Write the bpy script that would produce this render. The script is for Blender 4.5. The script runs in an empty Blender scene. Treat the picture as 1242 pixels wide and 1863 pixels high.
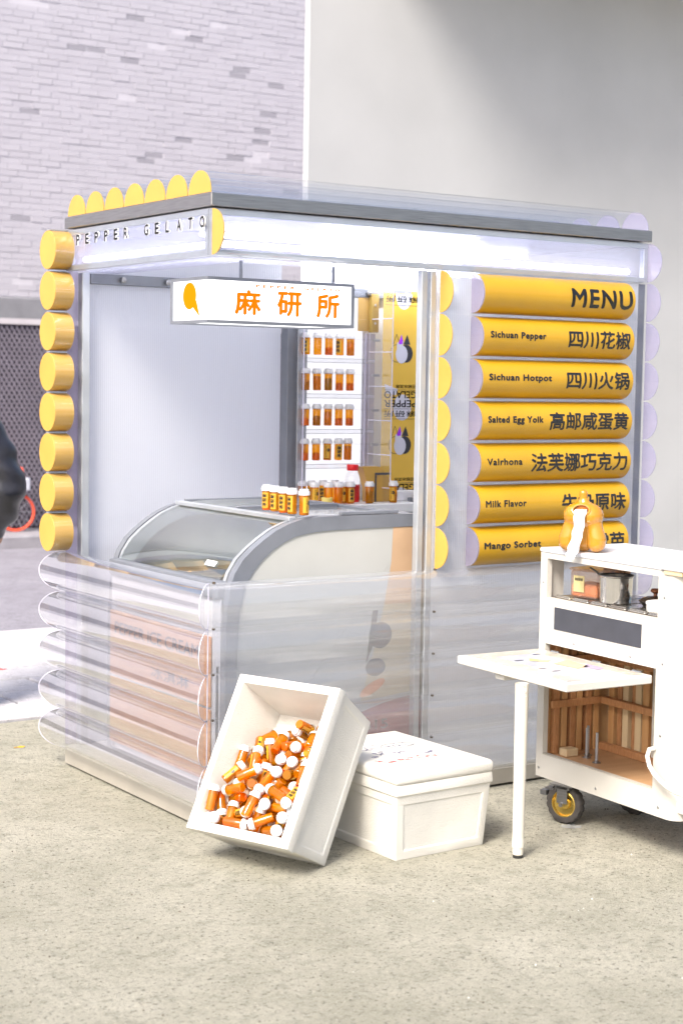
import bpy, bmesh, math, random
from mathutils import Matrix, Vector
R = math.radians
sc = bpy.context.scene
col = sc.collection
random.seed(11)

# ---------------------------------------------------------------- camera, world, sun, exposure
cam_d = bpy.data.cameras.new('camera'); cam = bpy.data.objects.new('camera', cam_d); col.objects.link(cam)
rv = Vector((0.8305574, -0.5566967, 0.0162228)); uv_ = Vector((0.0302413, 0.0741657, 0.9967873)); fv = Vector((0.5561113, 0.8273985, -0.0784342))
cam.matrix_world = Matrix(((rv.x, uv_.x, -fv.x, -2.76409), (rv.y, uv_.y, -fv.y, -4.92391), (rv.z, uv_.z, -fv.z, 1.56814), (0, 0, 0, 1)))
cam_d.sensor_fit = 'VERTICAL'; cam_d.sensor_height = 36.0; cam_d.lens = 3000.66 / 1863 * 36.0
cam_d.clip_start = 0.05; cam_d.clip_end = 600
cam_d.dof.use_dof = True; cam_d.dof.focus_distance = 5.8; cam_d.dof.aperture_fstop = 3.6
sc.camera = cam

SUN_AZ = math.atan2(-0.42, -0.80)      # direction towards the sun, in the ground plane
SUN_EL = R(46)
w = bpy.data.worlds.new('World'); sc.world = w; w.use_nodes = True
nt = w.node_tree; bg = nt.nodes['Background']; sky = nt.nodes.new('ShaderNodeTexSky')
sky.sky_type = 'NISHITA'; sky.sun_disc = False; sky.sun_elevation = SUN_EL
sky.sun_rotation = R(90) - SUN_AZ; sky.dust_density = 5.0; sky.air_density = 1.0; sky.ozone_density = 1.2
nt.links.new(sky.outputs[0], bg.inputs[0]); bg.inputs[1].default_value = 0.135
sd = bpy.data.lights.new('sun', 'SUN'); sun = bpy.data.objects.new('sun', sd); col.objects.link(sun)
sd.energy = 2.35; sd.angle = R(20); sd.color = (1.0, 0.945, 0.85)
sdir = Vector((math.cos(SUN_AZ) * math.cos(SUN_EL), math.sin(SUN_AZ) * math.cos(SUN_EL), math.sin(SUN_EL)))
sun.rotation_euler = sdir.to_track_quat('Z', 'Y').to_euler(); sun.location = (-4, -4, 6)
vs = sc.view_settings; vs.view_transform = 'Standard'; vs.look = 'None'; vs.gamma = 1.0; vs.use_curve_mapping = False
vs.exposure = 1.06
cy = sc.cycles; cy.use_denoising = True; cy.max_bounces = 10; cy.transparent_max_bounces = 32; cy.diffuse_bounces = 4
cy.glossy_bounces = 4; cy.transmission_bounces = 6; cy.sample_clamp_indirect = 4.0; cy.caustics_reflective = False; cy.caustics_refractive = False

# ---------------------------------------------------------------- tagging helpers
def tag(o, label=None, cat=None, group=None, kind=None):
    if label: o['label'] = label
    if cat: o['category'] = cat
    if group: o['group'] = group
    if kind: o['kind'] = kind
    return o
def thing(name, label, cat, loc=(0, 0, 0), rz=0, group=None):
    o = bpy.data.objects.new(name, None); col.objects.link(o); o.location = loc; o.rotation_euler = (0, 0, rz)
    o.empty_display_size = 0.05
    return tag(o, label, cat, group)
def link(name, me, parent=None, m=None):
    o = bpy.data.objects.new(name, me); col.objects.link(o)
    if parent:
        o.parent = parent; CH.setdefault(parent.name, []).append(o)
    if m is not None: o.matrix_local = m
    return o
CH = {}
def copy_tree(root, label=None, parent=None):
    r = root.copy(); col.objects.link(r)
    if parent: r.parent = parent
    if label: r['label'] = label
    for c in CH.get(root.name, []): CH.setdefault(r.name, []).append(copy_tree(c, None, r))
    return r

# ---------------------------------------------------------------- mesh builder
class G:
    def __init__(s): s.bm = bmesh.new()
    def box(s, a, b, bev=0.0, seg=1, M=None):
        bm = bmesh.new() if bev or M else s.bm
        (x0, y0, z0), (x1, y1, z1) = a, b
        v = [bm.verts.new(p) for p in ((x0, y0, z0), (x1, y0, z0), (x1, y1, z0), (x0, y1, z0), (x0, y0, z1), (x1, y0, z1), (x1, y1, z1), (x0, y1, z1))]
        for f in ((0, 3, 2, 1), (4, 5, 6, 7), (0, 1, 5, 4), (1, 2, 6, 5), (2, 3, 7, 6), (3, 0, 4, 7)): bm.faces.new([v[i] for i in f])
        if bm is not s.bm:
            if bev: bmesh.ops.bevel(bm, geom=bm.edges[:], offset=bev, segments=seg, profile=.5, affect='EDGES')
            s.merge(bm, M)
        return s
    def merge(s, bm, M=None):
        if M is not None: bmesh.ops.transform(bm, matrix=M, verts=bm.verts)
        me = bpy.data.meshes.new('tmp'); bm.to_mesh(me); bm.free(); s.bm.from_mesh(me); bpy.data.meshes.remove(me)
        return s
    def grid(s, rows, closed=False, cap=False):
        vv = [[s.bm.verts.new(p) for p in r] for r in rows]
        n = len(vv[0])
        for i in range(len(vv) - 1):
            for j in range(n if closed else n - 1):
                k = (j + 1) % n
                try: s.bm.faces.new((vv[i][j], vv[i][k], vv[i + 1][k], vv[i + 1][j]))
                except ValueError: pass
        if cap:
            for r in (vv[0], vv[-1]):
                try: s.bm.faces.new(r)
                except ValueError: pass
        return s
    def tube(s, pts, r, seg=8, cap=True, radii=None):
        pts = [Vector(p) for p in pts]; rows = []
        up = None
        for i, p in enumerate(pts):
            d = (pts[min(i + 1, len(pts) - 1)] - pts[max(i - 1, 0)]).normalized()
            if up is None: up = d.orthogonal().normalized()
            up = (up - d * up.dot(d)); up = up.normalized() if up.length > 1e-6 else d.orthogonal().normalized()
            sd_ = d.cross(up); rr = radii[i] if radii else r
            rows.append([p + (up * math.cos(t) + sd_ * math.sin(t)) * rr for t in [2 * math.pi * k / seg for k in range(seg)]])
        return s.grid(rows, True, cap)
    def lathe(s, prof, seg=20, M=None, cap=False):
        M = M or Matrix.Identity(4)
        rows = [[M @ Vector((r * math.cos(2 * math.pi * k / seg), r * math.sin(2 * math.pi * k / seg), z)) for k in range(seg)] for r, z in prof]
        return s.grid(rows, True, cap)
    def prism(s, poly, f0, f1):
        a = [s.bm.verts.new(f0(*p)) for p in poly]; b = [s.bm.verts.new(f1(*p)) for p in poly]
        s.bm.faces.new(a); s.bm.faces.new(b[::-1]); n = len(poly)
        for i in range(n): s.bm.faces.new((a[i], b[i], b[(i + 1) % n], a[(i + 1) % n]))
        return s
    def face(s, pts): s.bm.faces.new([s.bm.verts.new(p) for p in pts]); return s
    def mesh(s, name, mat, sharp=32, fix=True):
        if fix: bmesh.ops.recalc_face_normals(s.bm, faces=s.bm.faces)
        me = bpy.data.meshes.new(name); s.bm.to_mesh(me); s.bm.free()
        me.polygons.foreach_set('use_smooth', [True] * len(me.polygons)); me.set_sharp_from_angle(angle=R(sharp))
        if mat: me.materials.append(mat)
        return me
    def done(s, name, mat, parent=None, M=None, sharp=32, fix=True):
        return link(name, s.mesh(name, mat, sharp, fix), parent, M)

# ---------------------------------------------------------------- materials
def new_mat(name):
    m = bpy.data.materials.new(name); m.use_nodes = True; return m, m.node_tree, m.node_tree.nodes, m.node_tree.links
def mat(name, c, rough=.5, metal=0, var=.06, scale=6, bump=0, bscale=60, spec=.5, coat=0, stretch=None, c2=None, emit=None, es=0, rvar=.08, sss=0):
    m, t, n, l = new_mat(name); p = n['Principled BSDF']
    p.inputs['Roughness'].default_value = rough; p.inputs['Metallic'].default_value = metal
    p.inputs['Specular IOR Level'].default_value = spec; p.inputs['Coat Weight'].default_value = coat
    tc = n.new('ShaderNodeTexCoord'); mp = n.new('ShaderNodeMapping'); l.new(tc.outputs['Object'], mp.inputs[0])
    if stretch: mp.inputs['Scale'].default_value = stretch
    nz = n.new('ShaderNodeTexNoise'); nz.inputs['Scale'].default_value = scale; nz.inputs['Detail'].default_value = 6; l.new(mp.outputs[0], nz.inputs[0])
    mx = n.new('ShaderNodeMix'); mx.data_type = 'RGBA'
    a = [max(0, x * (1 - var)) for x in c]; b = [min(1, x * (1 + var)) for x in c]
    if c2: a, b = c, c2
    mr = n.new('ShaderNodeMapRange'); mr.inputs[1].default_value = .3; mr.inputs[2].default_value = .7; l.new(nz.outputs[0], mr.inputs[0])
    l.new(mr.outputs[0], mx.inputs[0]); mx.inputs[6].default_value = (*a, 1); mx.inputs[7].default_value = (*b, 1)
    l.new(mx.outputs[2], p.inputs['Base Color'])
    if rvar:
        r2 = n.new('ShaderNodeMapRange'); l.new(nz.outputs[0], r2.inputs[0]); r2.inputs[3].default_value = max(0, rough - rvar); r2.inputs[4].default_value = min(1, rough + rvar); l.new(r2.outputs[0], p.inputs['Roughness'])
    if bump:
        b_ = n.new('ShaderNodeTexNoise'); b_.inputs['Scale'].default_value = bscale; b_.inputs['Detail'].default_value = 5; l.new(mp.outputs[0], b_.inputs[0])
        bn = n.new('ShaderNodeBump'); bn.inputs['Strength'].default_value = min(1, bump); bn.inputs['Distance'].default_value = .004; l.new(b_.outputs[0], bn.inputs['Height']); l.new(bn.outputs[0], p.inputs['Normal'])
    if emit: p.inputs['Emission Color'].default_value = (*emit, 1); p.inputs['Emission Strength'].default_value = es
    if sss: p.inputs['Subsurface Weight'].default_value = sss; p.inputs['Subsurface Radius'].default_value = (.02, .015, .01)
    return m
def emis(name, c, s):
    m, t, n, l = new_mat(name); n.remove(n['Principled BSDF']); e = n.new('ShaderNodeEmission'); e.inputs[0].default_value = (*c, 1); e.inputs[1].default_value = s
    l.new(e.outputs[0], n['Material Output'].inputs[0]); return m
def clear(name, tint=(.95, .96, .98), milk=.05, milk_c=(.85, .87, .92), rough=.06, f0=.07, fg=.85, rib=None, ribstr=.4, noise=0.0, trl=.5, nscale=(3, 3, 60), power=4.0):
    """thin clear or frosted plastic sheet: see-through + glancing gloss + a little milk, with optional fine ribs"""
    m, t, n, l = new_mat(name); n.remove(n['Principled BSDF']); out = n['Material Output']
    tr = n.new('ShaderNodeBsdfTransparent'); tr.inputs[0].default_value = (*tint, 1)
    gl = n.new('ShaderNodeBsdfGlossy'); gl.inputs['Roughness'].default_value = rough; gl.inputs[0].default_value = (1, 1, 1, 1)
    df = n.new('ShaderNodeBsdfDiffuse'); df.inputs[0].default_value = (*milk_c, 1)
    tl = n.new('ShaderNodeBsdfTranslucent'); tl.inputs[0].default_value = (*milk_c, 1)
    lw = n.new('ShaderNodeLayerWeight'); lw.inputs[0].default_value = .5
    pw = n.new('ShaderNodeMath'); pw.operation = 'POWER'; l.new(lw.outputs['Facing'], pw.inputs[0]); pw.inputs[1].default_value = power
    ma = n.new('ShaderNodeMath'); ma.operation = 'MULTIPLY_ADD'; l.new(pw.outputs[0], ma.inputs[0]); ma.inputs[1].default_value = fg; ma.inputs[2].default_value = f0
    m1 = n.new('ShaderNodeMixShader'); l.new(ma.outputs[0], m1.inputs[0]); l.new(tr.outputs[0], m1.inputs[1]); l.new(gl.outputs[0], m1.inputs[2])
    m2 = n.new('ShaderNodeMixShader'); m2.inputs[0].default_value = trl; l.new(df.outputs[0], m2.inputs[1]); l.new(tl.outputs[0], m2.inputs[2])
    m3 = n.new('ShaderNodeMixShader'); m3.inputs[0].default_value = milk; l.new(m1.outputs[0], m3.inputs[1]); l.new(m2.outputs[0], m3.inputs[2])
    tc = n.new('ShaderNodeTexCoord')
    nrm = None; fac = None
    if noise:
        mp = n.new('ShaderNodeMapping'); mp.inputs['Scale'].default_value = nscale; l.new(tc.outputs['Object'], mp.inputs[0])
        nz = n.new('ShaderNodeTexNoise'); nz.inputs['Scale'].default_value = 1; nz.inputs['Detail'].default_value = 4; l.new(mp.outputs[0], nz.inputs[0])
        bn = n.new('ShaderNodeBump'); bn.inputs['Strength'].default_value = noise; bn.inputs['Distance'].default_value = .004; l.new(nz.outputs[0], bn.inputs['Height']); nrm = bn
        mr = n.new('ShaderNodeMapRange'); mr.inputs[1].default_value = .3; mr.inputs[2].default_value = .75; l.new(nz.outputs[0], mr.inputs[0]); mr.inputs[3].default_value = milk * .55; mr.inputs[4].default_value = min(1, milk * 1.5)
        fac = mr
    if rib:
        axis, pitch = rib
        sx = n.new('ShaderNodeSeparateXYZ'); l.new(tc.outputs['Object'], sx.inputs[0])
        mu = n.new('ShaderNodeMath'); mu.operation = 'MULTIPLY'; l.new(sx.outputs[axis], mu.inputs[0]); mu.inputs[1].default_value = 2 * math.pi / pitch
        si = n.new('ShaderNodeMath'); si.operation = 'SINE'; l.new(mu.outputs[0], si.inputs[0])
        bn = n.new('ShaderNodeBump'); bn.inputs['Strength'].default_value = ribstr; bn.inputs['Distance'].default_value = .003; l.new(si.outputs[0], bn.inputs['Height'])
        if nrm: l.new(nrm.outputs[0], bn.inputs['Normal'])
        nrm = bn
        mr = n.new('ShaderNodeMapRange'); mr.inputs[1].default_value = -1; mr.inputs[2].default_value = 1; l.new(si.outputs[0], mr.inputs[0]); mr.inputs[3].default_value = milk * .94; mr.inputs[4].default_value = min(1, milk * 1.05); fac = mr
    if nrm:
        for x in (gl, df, tl): l.new(nrm.outputs[0], x.inputs['Normal'])
    if fac: l.new(fac.outputs[0], m3.inputs[0])
    l.new(m3.outputs[0], out.inputs[0]); return m

YEL = (.58, .345, .07)
M = {}
M['yellow'] = mat('yellow_card', YEL, .38, var=.05, scale=9, bump=.05, bscale=200)
M['menu'] = mat('menu_card', (.58, .32, .010), .42, var=.06, scale=5, bump=.05, bscale=200)
M['ink'] = mat('black_ink', (.012, .012, .013), .45, var=.2)
M['steel'] = mat('brushed_steel', (.33, .33, .34), .32, metal=.85, var=.15, scale=5, stretch=(2, 2, 50), rvar=.1)
M['alu'] = mat('aluminium', (.50, .53, .57), .36, metal=.55, var=.08, scale=9)
M['alu_d'] = mat('grey_aluminium', (.20, .215, .25), .4, metal=.2, var=.1, scale=9)
M['plinth'] = mat('plinth_sheet', (.40, .375, .33), .4, metal=.1, var=.12, scale=4)
M['tube'] = clear('clear_tube', milk=.05, rough=.08, f0=.16, fg=.84, noise=.03, nscale=(30, 3, 60), power=2.0)
M['tube_r'] = clear('clear_tube_rear', milk=.12, milk_c=(.90, .89, .86), rough=.12, f0=.09, fg=.75, noise=.10, nscale=(2.5, 30, 70), power=3)
M['tube_u'] = clear('clear_tube_upper', milk=.03, rough=.08, f0=.05, fg=.45, noise=.05, nscale=(3, 40, 40))
M['edge'] = mat('cut_acrylic_edge', (.72, .70, .84), .25, var=.05)
M['cap'] = clear('lilac_cap', tint=(.86, .84, .94), milk=.34, milk_c=(.74, .70, .86), rough=.15, f0=.06, fg=.4)
M['poly'] = clear('ribbed_polycarbonate', tint=(.88, .90, .94), milk=.58, milk_c=(.88, .885, .90), rough=.2, f0=.07, fg=.4, rib=('X', .009), ribstr=.18)
M['poly_y'] = clear('ribbed_polycarbonate_side', tint=(.9, .92, .96), milk=.35, milk_c=(.78, .80, .88), rough=.15, f0=.06, fg=.4, rib=('Y', .008), ribstr=.15)
M['poly_lit'] = clear('ribbed_fascia_sheet', tint=(.88, .88, .95), milk=.16, milk_c=(.88, .88, .97), rough=.2, f0=.06, fg=.3, rib=('X', .016), ribstr=.7, trl=.8)
M['poly_back'] = clear('frosted_back_sheet', tint=(.86, .88, .92), milk=.78, milk_c=(.88, .90, .95), rough=.25, f0=.05, fg=.3, rib=('X', .009), ribstr=.12, trl=.6)
M['tube_m'] = clear('clear_tube_menu', milk=.004, rough=.10, f0=.02, fg=.25, noise=.05, nscale=(3, 40, 40), power=5)
M['acr'] = clear('clear_acrylic', tint=(.97, .97, .98), milk=.02, rough=.03, f0=.05, fg=.8)
M['glass'] = clear('freezer_glass', tint=(.80, .86, .87), milk=.06, milk_c=(.6, .66, .68), rough=.03, f0=.10, fg=.9, power=2.6)
M['white'] = mat('white_paint', (.68, .67, .64), .5, var=.03, scale=10, bump=.08, bscale=30)
M['board'] = mat('white_board', (.86, .86, .87), .5, var=.02)
M['foam'] = mat('white_foam', (.68, .665, .62), .75, var=.07, scale=7, bump=.6, bscale=210, rvar=.05, sss=.0)
M['capw'] = mat('white_cap', (.74, .74, .75), .35, var=.02)
M['lid_ink'] = mat('cap_print', (.12, .14, .22), .5)
M['label'] = mat('yellow_label', (.66, .36, .025), .45, var=.04)
def amber():
    m, t, n, l = new_mat('amber_plastic'); n.remove(n['Principled BSDF']); out = n['Material Output']
    tr = n.new('ShaderNodeBsdfTransparent'); tr.inputs[0].default_value = (1, .62, .06, 1)
    df = n.new('ShaderNodeBsdfDiffuse'); df.inputs[0].default_value = (.95, .42, .006, 1)
    tl = n.new('ShaderNodeBsdfTranslucent'); tl.inputs[0].default_value = (1.0, .50, .014, 1)
    gl = n.new('ShaderNodeBsdfGlossy'); gl.inputs['Roughness'].default_value = .08
    lw = n.new('ShaderNodeLayerWeight'); lw.inputs[0].default_value = .5
    pw = n.new('ShaderNodeMath'); pw.operation = 'POWER'; l.new(lw.outputs['Facing'], pw.inputs[0]); pw.inputs[1].default_value = 4
    ma = n.new('ShaderNodeMath'); ma.operation = 'MULTIPLY_ADD'; l.new(pw.outputs[0], ma.inputs[0]); ma.inputs[1].default_value = .5; ma.inputs[2].default_value = .06
    a = n.new('ShaderNodeMixShader'); a.inputs[0].default_value = .5; l.new(df.outputs[0], a.inputs[1]); l.new(tl.outputs[0], a.inputs[2])
    b = n.new('ShaderNodeMixShader'); b.inputs[0].default_value = .66; l.new(a.outputs[0], b.inputs[1]); l.new(tr.outputs[0], b.inputs[2])
    c = n.new('ShaderNodeMixShader'); l.new(ma.outputs[0], c.inputs[0]); l.new(b.outputs[0], c.inputs[1]); l.new(gl.outputs[0], c.inputs[2])
    l.new(c.outputs[0], out.inputs[0]); return m
M['amber'] = amber()
CONT = [mat('chilli_flakes', (.60, .04, .015), .7, var=.6, scale=220, bump=.8, bscale=240), mat('green_peppercorns', (.17, .13, .02), .7, var=.6, scale=220, bump=.8, bscale=240),
        mat('dried_petals', (.62, .30, .03), .7, var=.6, scale=180, bump=.8, bscale=240), mat('brown_spice', (.25, .08, .02), .7, var=.5, scale=180, bump=.8, bscale=240)]

# ---------------------------------------------------------------- lettering
TXT = {}; ASP = {}
def glyphs(s, bold=.0, space=1.0):
    k = (s, bold, space)
    if k in TXT: return TXT[k]
    c = bpy.data.curves.new('lettering', 'FONT'); c.body = s; c.offset = bold; c.space_character = space; c.resolution_u = 3
    o = bpy.data.objects.new('lettering', c); col.objects.link(o); bpy.context.view_layer.update()
    me = o.evaluated_get(bpy.context.evaluated_depsgraph_get()).to_mesh()
    vs_ = [v.co.copy() for v in me.vertices]; fs = [tuple(p.vertices) for p in me.polygons]
    o.to_mesh_clear(); bpy.data.objects.remove(o); bpy.data.curves.remove(c)
    x0, x1 = min(v.x for v in vs_), max(v.x for v in vs_); y0, y1 = min(v.y for v in vs_), max(v.y for v in vs_)
    ASP[k] = (x1 - x0) / (y1 - y0); TXT[k] = ([((v.x - x0) / (x1 - x0), (v.y - y0) / (y1 - y0)) for v in vs_], fs); return TXT[k]
def text(g, s, f, bold=.0, space=1.0, cuts=0, flip=False, depth=0, lay=None):
    """adds lettering to builder g; f maps (u, v) in 0..1 to a point; bold = stroke thickening as a fraction of the height"""
    vs_, fs = glyphs(s, 0, space); b = bmesh.new(); asp = ASP[(s, 0, space)]
    offs = [(0, 0)] if not bold else [(0, 0), (-bold, 0), (bold, 0), (0, bold), (0, -bold), (-bold * .7, -bold * .7), (bold * .7, bold * .7)]
    for du, dv in offs:
        vv = []
        for u, v in vs_:
            u2 = (u * (1 - 2 * bold / asp) + bold / asp) + du / asp; v2 = (v * (1 - 2 * bold) + bold) + dv
            vv.append(b.verts.new((1 - u2, 1 - v2, 0) if flip else (u2, v2, 0)))
        for t in fs:
            try: b.faces.new([vv[i] for i in t])
            except ValueError: pass
    for k in range(1, cuts):
        bmesh.ops.bisect_plane(b, geom=b.verts[:] + b.edges[:] + b.faces[:], plane_co=(0, k / cuts, 0), plane_no=(0, 1, 0))
    if depth:
        r = bmesh.ops.extrude_face_region(b, geom=b.faces[:])
        for v in [x for x in r['geom'] if isinstance(x, bmesh.types.BMVert)]: v.co.z = depth
        for v in b.verts: v.co = f(v.co.x, v.co.y, v.co.z)
    else:
        for v in b.verts: v.co = f(v.co.x, v.co.y)
    g.merge(b); return g
def plane_map(x0, x1, z0, z1, y): return lambda u, v: Vector((x0 + (x1 - x0) * u, y, z0 + (z1 - z0) * v))

# ================================================================ THE SETTING
def ground_mat(name, c, c2, speck=.35, rough=.85, bump=.9, big=.35, grain=70):
    m, t, n, l = new_mat(name); p = n['Principled BSDF']; p.inputs['Roughness'].default_value = rough; p.inputs['Specular IOR Level'].default_value = .25
    tc = n.new('ShaderNodeTexCoord')
    def noise(sc_, d=5, r=.6):
        z = n.new('ShaderNodeTexNoise'); z.inputs['Scale'].default_value = sc_; z.inputs['Detail'].default_value = d; z.inputs['Roughness'].default_value = r; l.new(tc.outputs['Object'], z.inputs[0]); return z
    def ramp(src, a, b):
        r = n.new('ShaderNodeMapRange'); r.inputs[1].default_value = a; r.inputs[2].default_value = b; l.new(src.outputs[0], r.inputs[0]); return r
    def mix(f, a, b, mode='MIX'):
        x = n.new('ShaderNodeMix'); x.data_type = 'RGBA'; x.blend_type = mode; l.new(f.outputs[0], x.inputs[0]) if f else None
        for i, v in ((6, a), (7, b)):
            if isinstance(v, tuple): x.inputs[i].default_value = (*v, 1)
            else: l.new(v.outputs[2], x.inputs[i])
        return x
    base = mix(ramp(noise(1.3, 9, .72), .36, .64), c, c2)
    mot = mix(ramp(noise(grain * .16, 8, .75), .50, .66), base, tuple(x * .82 for x in c))
    sp = mix(ramp(noise(grain * .7, 3, .8), .55, .66), mot, tuple(x * (1 - speck) for x in c))
    sp2 = mix(ramp(noise(grain * 2.2, 2, .7), .60, .70), sp, tuple(x * (1 - speck * .8) for x in c))
    li = mix(ramp(noise(grain * 1.3, 3, .8), .60, .70), sp2, tuple(min(1, x * 1.38) for x in c2))
    l.new(li.outputs[2], p.inputs['Base Color'])
    h1 = noise(grain * .55, 8, .85); h2 = noise(7, 6, .7)
    ad = n.new('ShaderNodeMath'); ad.operation = 'MULTIPLY_ADD'; l.new(h2.outputs[0], ad.inputs[0]); ad.inputs[1].default_value = 1.2; l.new(h1.outputs[0], ad.inputs[2])
    bn = n.new('ShaderNodeBump'); bn.inputs['Strength'].default_value = bump; bn.inputs['Distance'].default_value = .018; l.new(ad.outputs[0], bn.inputs['Height']); l.new(bn.outputs[0], p.inputs['Normal'])
    return m
M['forecourt'] = ground_mat('rough_concrete', (.43, .415, .335), (.60, .575, .485), speck=.55, bump=1.0, grain=85)
M['road'] = ground_mat('asphalt', (.25, .24, .28), (.31, .30, .345), speck=.25, bump=.5)
M['paver'] = ground_mat('pale_granite', (.50, .49, .52), (.60, .59, .62), speck=.2, bump=.3, grain=40)
tag(G().box((-14, -16, -.6), (16, 2.06, 0)).done('forecourt_ground', M['forecourt']), kind='structure')
tag(G().face([(-250, -250, -.62), (250, -250, -.62), (250, 250, -.62), (-250, 250, -.62)]).done('ground', M['road']), kind='structure')
tag(G().box((-60, 2.064, -.6), (60, 9.46, -.03)).done('road', M['road']), kind='structure')
tag(G().box((-60, 9.464, -.6), (60, 60, .09), bev=.015).done('far_pavement', mat('kerb_stone', (.30, .29, .32), .8, var=.15, bump=.4, bscale=40)), kind='structure')
# pale slabs between the forecourt and the road
pav = tag(G().box((-6, 2.068, -.04), (9, 4.62, -.016)).done('pavement', mat('slab_joint', (.16, .155, .16), .9)), kind='structure')
pm = []
rp = random.Random(4)
for k in range(4):
    b = G().box((0, 0, 0), (.59, .285 + .01, .028), bev=.006); pm.append(b.mesh('paver', M['paver']))
for j in range(8):
    x = -2.4 - (j % 2) * .3
    while x < 4.6:
        o = link('paver', rp.choice(pm), pav); o.location = (x, 2.085 + j * .312, -.018 + rp.uniform(0, .004)); o.scale = (rp.choice((1, 1, .98)), 1, 1); x += .605
tag(G().prism([(-.35, 3.42), (.62, 3.28), (.30, 3.60), (-.30, 3.74)], lambda x, y: Vector((x, y, .0135)), lambda x, y: Vector((x, y, .017))).done('road_marking', mat('red_marking', (.75, .04, .03), .6)), kind='structure')

# brick wall across the street
bw = thing('brick_wall', 'tall pale lilac brick wall across the street with scattered dark bricks', 'wall', (0, 10.7, 0))
bricks_m = [mat('pale_brick', (.49, .475, .53), .85, var=.03, scale=3, bump=.3, bscale=50), mat('grey_brick', (.47, .455, .51), .85, var=.03, scale=3, bump=.3), mat('dark_brick', (.33, .32, .365), .85, var=.12, scale=3, bump=.3)]
G().box((-14, .0, 0), (26, .4, 6.3)).done('wall_body', mat('pale_mortar', (.56, .545, .60), .9, var=.04), bw)
G().box((-14, -.05, 2.13), (26, -.002, 2.36), bev=.01).done('stone_band', mat('grey_stone_band', (.27, .27, .30), .85, var=.12, bump=.3), bw)
G().box((-14, -.03, 0), (26, -.002, 2.12)).done('wall_base', mat('dark_render', (.16, .14, .19), .9, var=.15), bw)
BL_, BH_, PX, PZ = .208, .057, .214, .0625
bms = [G().box((0, -.005, 0), (BL_, .004, BH_), bev=.003).mesh('brick', m) for m in bricks_m]
recs = []
rb = random.Random(8)
for j in range(66):
    z = 2.37 + j * PZ; off = (j % 2) * PX / 2 + rb.uniform(-.03, .03)
    for i in range(34):
        x = 2.0 + i * PX + off
        d = rb.random(); k = 2 if d < .035 else (1 if d < .30 else 0)
        recs.append((( (x + 2.76) ** 2 + (z - 1.57) ** 2), x, z, k))
recs.sort(key=lambda r: (-(r[3] == 2 and r[1] < 7.6 and r[2] < 6.2), r[0]))
for n_, (d, x, z, k) in enumerate(recs[:298]):
    o = link('brick', bms[k], bw); o.location = (x, rb.uniform(-.003, .003) + (.004 if k == 2 else 0), z)
rest = [G(), G(), G()]
for d, x, z, k in recs[298:]: rest[k].box((x, -.005 + rb.uniform(-.003, .003), z), (x + BL_, .004, z + BH_))
for k, g in enumerate(rest): tag(g.done('brick_courses', bricks_m[k], bw), kind='stuff')

# dark mesh fence in front of it
fe = thing('mesh_fence', 'dark purple-grey diamond mesh fence with a pale top rail along the far kerb', 'fence', (0, 10.12, .09))
fd = mat('fence_wire', (.21, .19, .235), .6, var=.1); fdd = mat('fence_screen', (.085, .075, .10), .9, var=.1)
G().box((-6, .05, 0), (14, .07, 2.0)).done('screen', fdd, fe)
g = G()
for k in range(300):
    x = -.4 + k * .052
    for s in (1, -1):
        g.tube([(x if s > 0 else x + 0, .02 + .008 * s, .02), (x + s * 1.95 * .62, .02 + .008 * s, 1.97)], .010, 4)
tag(g.done('wire_lattice', fd, fe), kind='stuff')
G().box((-6, -.01, 1.985), (14, .05, 2.04)).done('rail', mat('fence_rail', (.55, .52, .55), .6), fe)
for k in range(9): G().box((-4.4 + k * 2.1, -.03, 0), (-4.35 + k * 2.1, .045, 2.0)).done('post', fdd, fe)

# smooth wall standing right behind the stall
rw = tag(G().box((1.70, 2.07, -.3), (14, 2.115, 7.2), bev=.004).done('plaster_wall', mat('grey_plaster', (.45, .455, .47), .8, var=.07, scale=1.6, bump=.15, bscale=26)), 'smooth light grey plaster wall behind the stall, ending at the street', 'wall')
tag(G().box((1.95, 1.30, 3.98), (14, 2.066, 4.15)).done('added_shade_ledge', mat('shade_ledge_concrete', (.42, .42, .42), .85)), kind='structure')  # unseen ledge added overhead to cast shade on the upper plaster wall

# ================================================================ KIOSK
W, D, P, Z0 = 2.026, 1.173, .1596, .0743
ks = thing('gelato_kiosk', 'glowing gelato kiosk clad in clear half-round tubes with yellow ends and a menu wall', 'kiosk')
zr = lambda i: Z0 + P * i
ZT = zr(13)            # 2.149
G().box((0, 0, .009), (W, D, Z0 - .002), bev=.003).done('plinth', M['plinth'], ks)
G().box((.03, .03, 0), (W - .03, D - .03, .0085)).done('contact_shade_pad', M['ink'], ks)  # black inset block standing in for the contact shadow under the plinth
G().box((.01, .01, Z0), (W - .01, D - .01, Z0 + .008)).done('floor_sheet', mat('kiosk_floor', (.55, .55, .55), .5), ks)
G().box((-.006, -.006, ZT + .006), (W + .012, D + .006, 2.2), bev=.003).done('roof_slab', M['steel'], ks)
G().box((.02, .02, ZT - .012), (W - .02, D - .02, ZT + .004)).done('ceiling_sheet', mat('white_ceiling', (.86, .86, .9), .3), ks)

def half(r, d0=0, n=18, depth=0):
    pts = [(0, -r)] if depth else []
    pts += [(depth + r * math.cos(-math.pi / 2 + math.pi * k / n), r * math.sin(-math.pi / 2 + math.pi * k / n)) for k in range(n + 1)]
    return pts + ([(0, r)] if depth else [])
rr = P / 2 - .0012
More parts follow.
